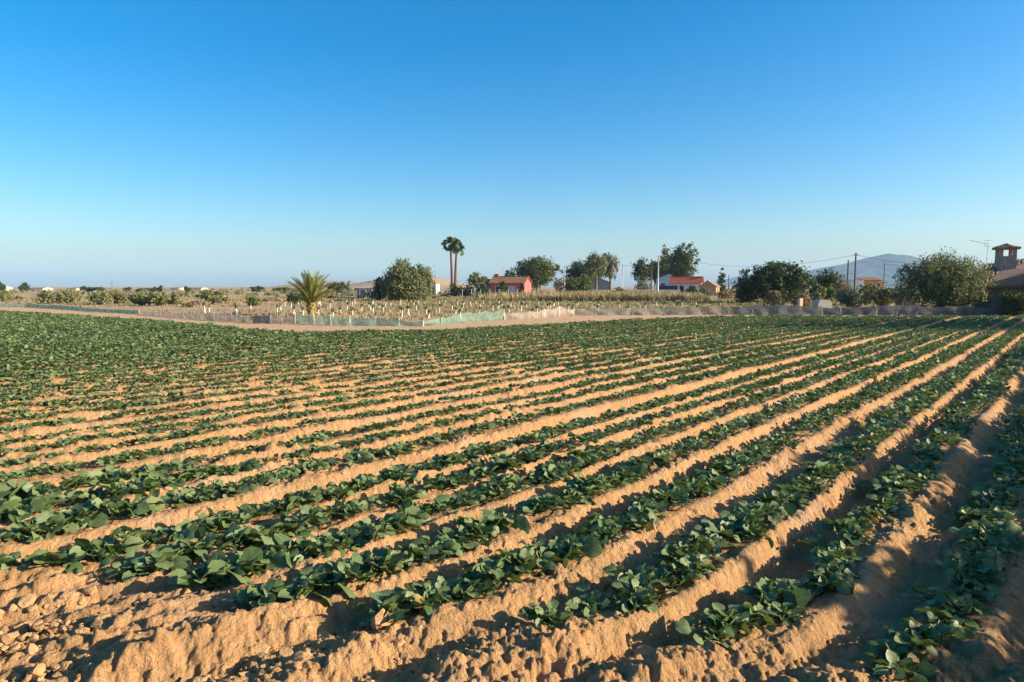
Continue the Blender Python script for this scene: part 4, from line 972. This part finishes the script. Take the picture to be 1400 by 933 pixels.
# wire fence before the pink house
X0, Y0 = at(632, 117); X1, _ = at(770, 117); o = empty('wire_fence', (X0, Y0, 0)); tag(o, 'thin post and wire fence before the pink house', 'fence'); n = 12
for i in range(n): b = MB(); b.tube([((X1 - X0) * i / (n - 1), 0, -.1), ((X1 - X0) * i / (n - 1), 0, 1.45)], .04, 6); b.build('post', M['palepost'], o)
b = MB()
for z in (.4, .9, 1.35): b.tube([(0, 0, z), (X1 - X0, 0, z)], .010, 4)
b.build('wires', M['metal'], o)
X0, Y0 = at(905, 110); X1, _ = at(985, 110); o = empty('post_fence', (X0, Y0, 0)); tag(o, 'low fence of grey posts and rails before the white house', 'fence'); n = 9
for i in range(n): b = MB(); b.box((X1 - X0) * i / (n - 1), 0, .5, .11, .11, 1.2); b.build('post', M['concrete'], o)
b = MB()
for z in (.45, .85): b.box((X1 - X0) / 2, 0, z, X1 - X0, .05, .08)
b.build('rails', M['wood'], o)
# far white farm buildings on the left skyline
for j, (a, b2, t, Y, lb) in enumerate([(-4, 10, 393, 300, 'far white farm building at the left edge of the skyline'), (46, 66, 394.5, 320, 'long low white shed on the far left skyline'),
        (100, 111, 396, 300, 'small far white building left of the skyline trees'), (238, 250, 395.8, 320, 'far pale building below the lone skyline tree'), (262, 280, 396, 330, 'long far pale shed right of the lone skyline tree')]):
    X0, _ = at(a, Y); X1, _ = at(b2, Y); o, wl, ro = gable_house('far_building', lb, (a + b2) / 2, Y, X1 - X0, 6, max(.8, zt(t, Y) - .7 + .6), max(1.2, zt(t, Y) + .5), R(-6), 'cream', 'concrete', 'building')

# distant scrub: a mass nobody could count
r = np.random.default_rng(501); n = 520; Y = 105 + 420 * r.random(n) ** 1.8; X = Y * r.uniform(-.85, .85, n)
keepm = r.random(n) < np.where(X > -15, .75, .9); X, Y = X[keepm], Y[keepm]; Z = hz(X, Y); Pp, Nn = [], []
for a, b2, c in zip(X, Y, Z):
    s = r.uniform(.5, 1.3); q = r.normal(size=(60, 3)); q /= np.linalg.norm(q, axis=1)[:, None]; q[:, 2] = np.abs(q[:, 2])
    Pp.append(np.array([a, b2, c]) + q * np.array([s * 1.5, s * 1.5, s]) * r.uniform(.5, 1, (60, 1))); Nn.append(q)
V_, F_ = leaf_cloud(np.vstack(Pp), np.vstack(Nn), .5, r, .6)
s_ = foliage(V_, F_, M['olive'], r, None, 'distant_scrub'); tag(s_, 'low olive scrub scattered over the far land', 'scrub', kind='stuff')

# hedge standing outside the right of the frame: it shades the right rows as in the photograph
def off_tree(u, v, w_, h, seed, mat='dark', n=4500, name='hedge_shrub', label=None):
    r = np.random.default_rng(seed); X, Y = N * u + D * v; P_, Nn, lb = crown_points(w_, h, h / 2 + .05, n, r, 9, clump=.12); P_[:, 2] = np.maximum(P_[:, 2], .03)
    V_, F_ = leaf_cloud(P_, Nn, .2, r, .55); o = empty(name, (X, Y, 0)); foliage(V_, F_, M[mat], r, o)
    t = MB(); t.tube([(0, 0, -.1), (0, 0, h * .6)], [.09, .04], 6); t.build('trunk', M['bark'], o); tag(o, label or 'dense dark hedge shrub on the field margin right of the rows', 'shrub', 'hedge along the right margin of the field')
r0 = random.Random(3)
for i in range(17):
    off_tree(4.4 + r0.uniform(-.3, .3), -3 + i * 1.9, 2.6, (3.0 if i < 4 else 2.3) + r0.uniform(-.45, .35), 600 + i)
for i, (u, v, h) in enumerate([(6.5, 44, 7.8), (7.5, 48.5, 8.6), (8, 53, 8.2)]):
    off_tree(u, v, 6.5, h, 640 + i, 'pine', 9000, 'margin_tree', 'tall margin tree beyond the hedge')

# ------------------------------------------------------------------ mountain and haze
def ridge_hill(name, prof, Y, depth, seed, mat):
    px = np.array([p[0] for p in prof], float); py = np.array([p[1] for p in prof], float)
    Xp = np.array([at(a, Y)[0] for a in px]); Zp = np.array([zt(b_, Y) for b_ in py])
    nx, ny = 180, 60; xs = np.linspace(Xp[0], Xp[-1], nx); ys = np.linspace(-depth, depth, ny)
    Xg, Yg = np.meshgrid(xs, ys); top = np.interp(Xg, Xp, Zp); q = np.abs(Yg) / depth
    Zg = top * np.clip(1 - q, 0, 1) ** 1.15 + top * .42 * fbm(Xg * .008, Yg * .008, 5, seed) * np.clip(q * 3, 0, 1) * (1 - q) + .022 * top * fbm(Xg * .03, Yg * .03, 3, seed + 4) - 8 * q
    idx = np.arange(nx * ny).reshape(ny, nx); Fq = np.stack([idx[:-1, :-1], idx[:-1, 1:], idx[1:, 1:], idx[1:, :-1]], -1).reshape(-1, 4)
    tag(link(name, np_mesh(name, np.stack([Xg, Yg + Y, Zg], -1).reshape(-1, 3), Fq, mat)), kind='structure')
mm = NT('mountain_slope'); mn = mm.noise(.012, 6, .65, mm.pos()); mtn = mm.done(mm.pbsdf(mm.ramp(mn, (.012, .02, .018), (.085, .08, .06), .42, .6), .95, .05))
ridge_hill('mountain', [(1030, 392), (1062, 385), (1090, 373), (1120, 366.5), (1150, 361), (1165, 357.5), (1180, 353), (1195, 349.5), (1206, 347), (1213, 346), (1222, 347.5), (1238, 348.5), (1246, 350.5), (1254, 356), (1262, 362), (1280, 368), (1320, 380), (1380, 392)], 3300, 700, 701, mtn)
ridge_hill('far_hill', [(940, 391), (975, 386), (1000, 380), (1018, 375.5), (1030, 377), (1060, 380), (1100, 381), (1150, 391)], 3900, 500, 703, mtn)
hb = MB(); hb.box(0, 2600, 78, 9800, 5800, 168); hm = NT('haze_air')
pv = hm.n('VolumePrincipled'); hm.set(pv.inputs['Color'], (.44, .70, 1.0)); hm.set(pv.inputs['Density'], 0.00013); hm.set(pv.inputs['Anisotropy'], .0)
hm.t.links.new(pv.outputs[0], hm.out.inputs['Volume'])
ho = hb.build('haze', hm.m); tag(ho, 'thin blue haze in the air', 'haze', kind='stuff')
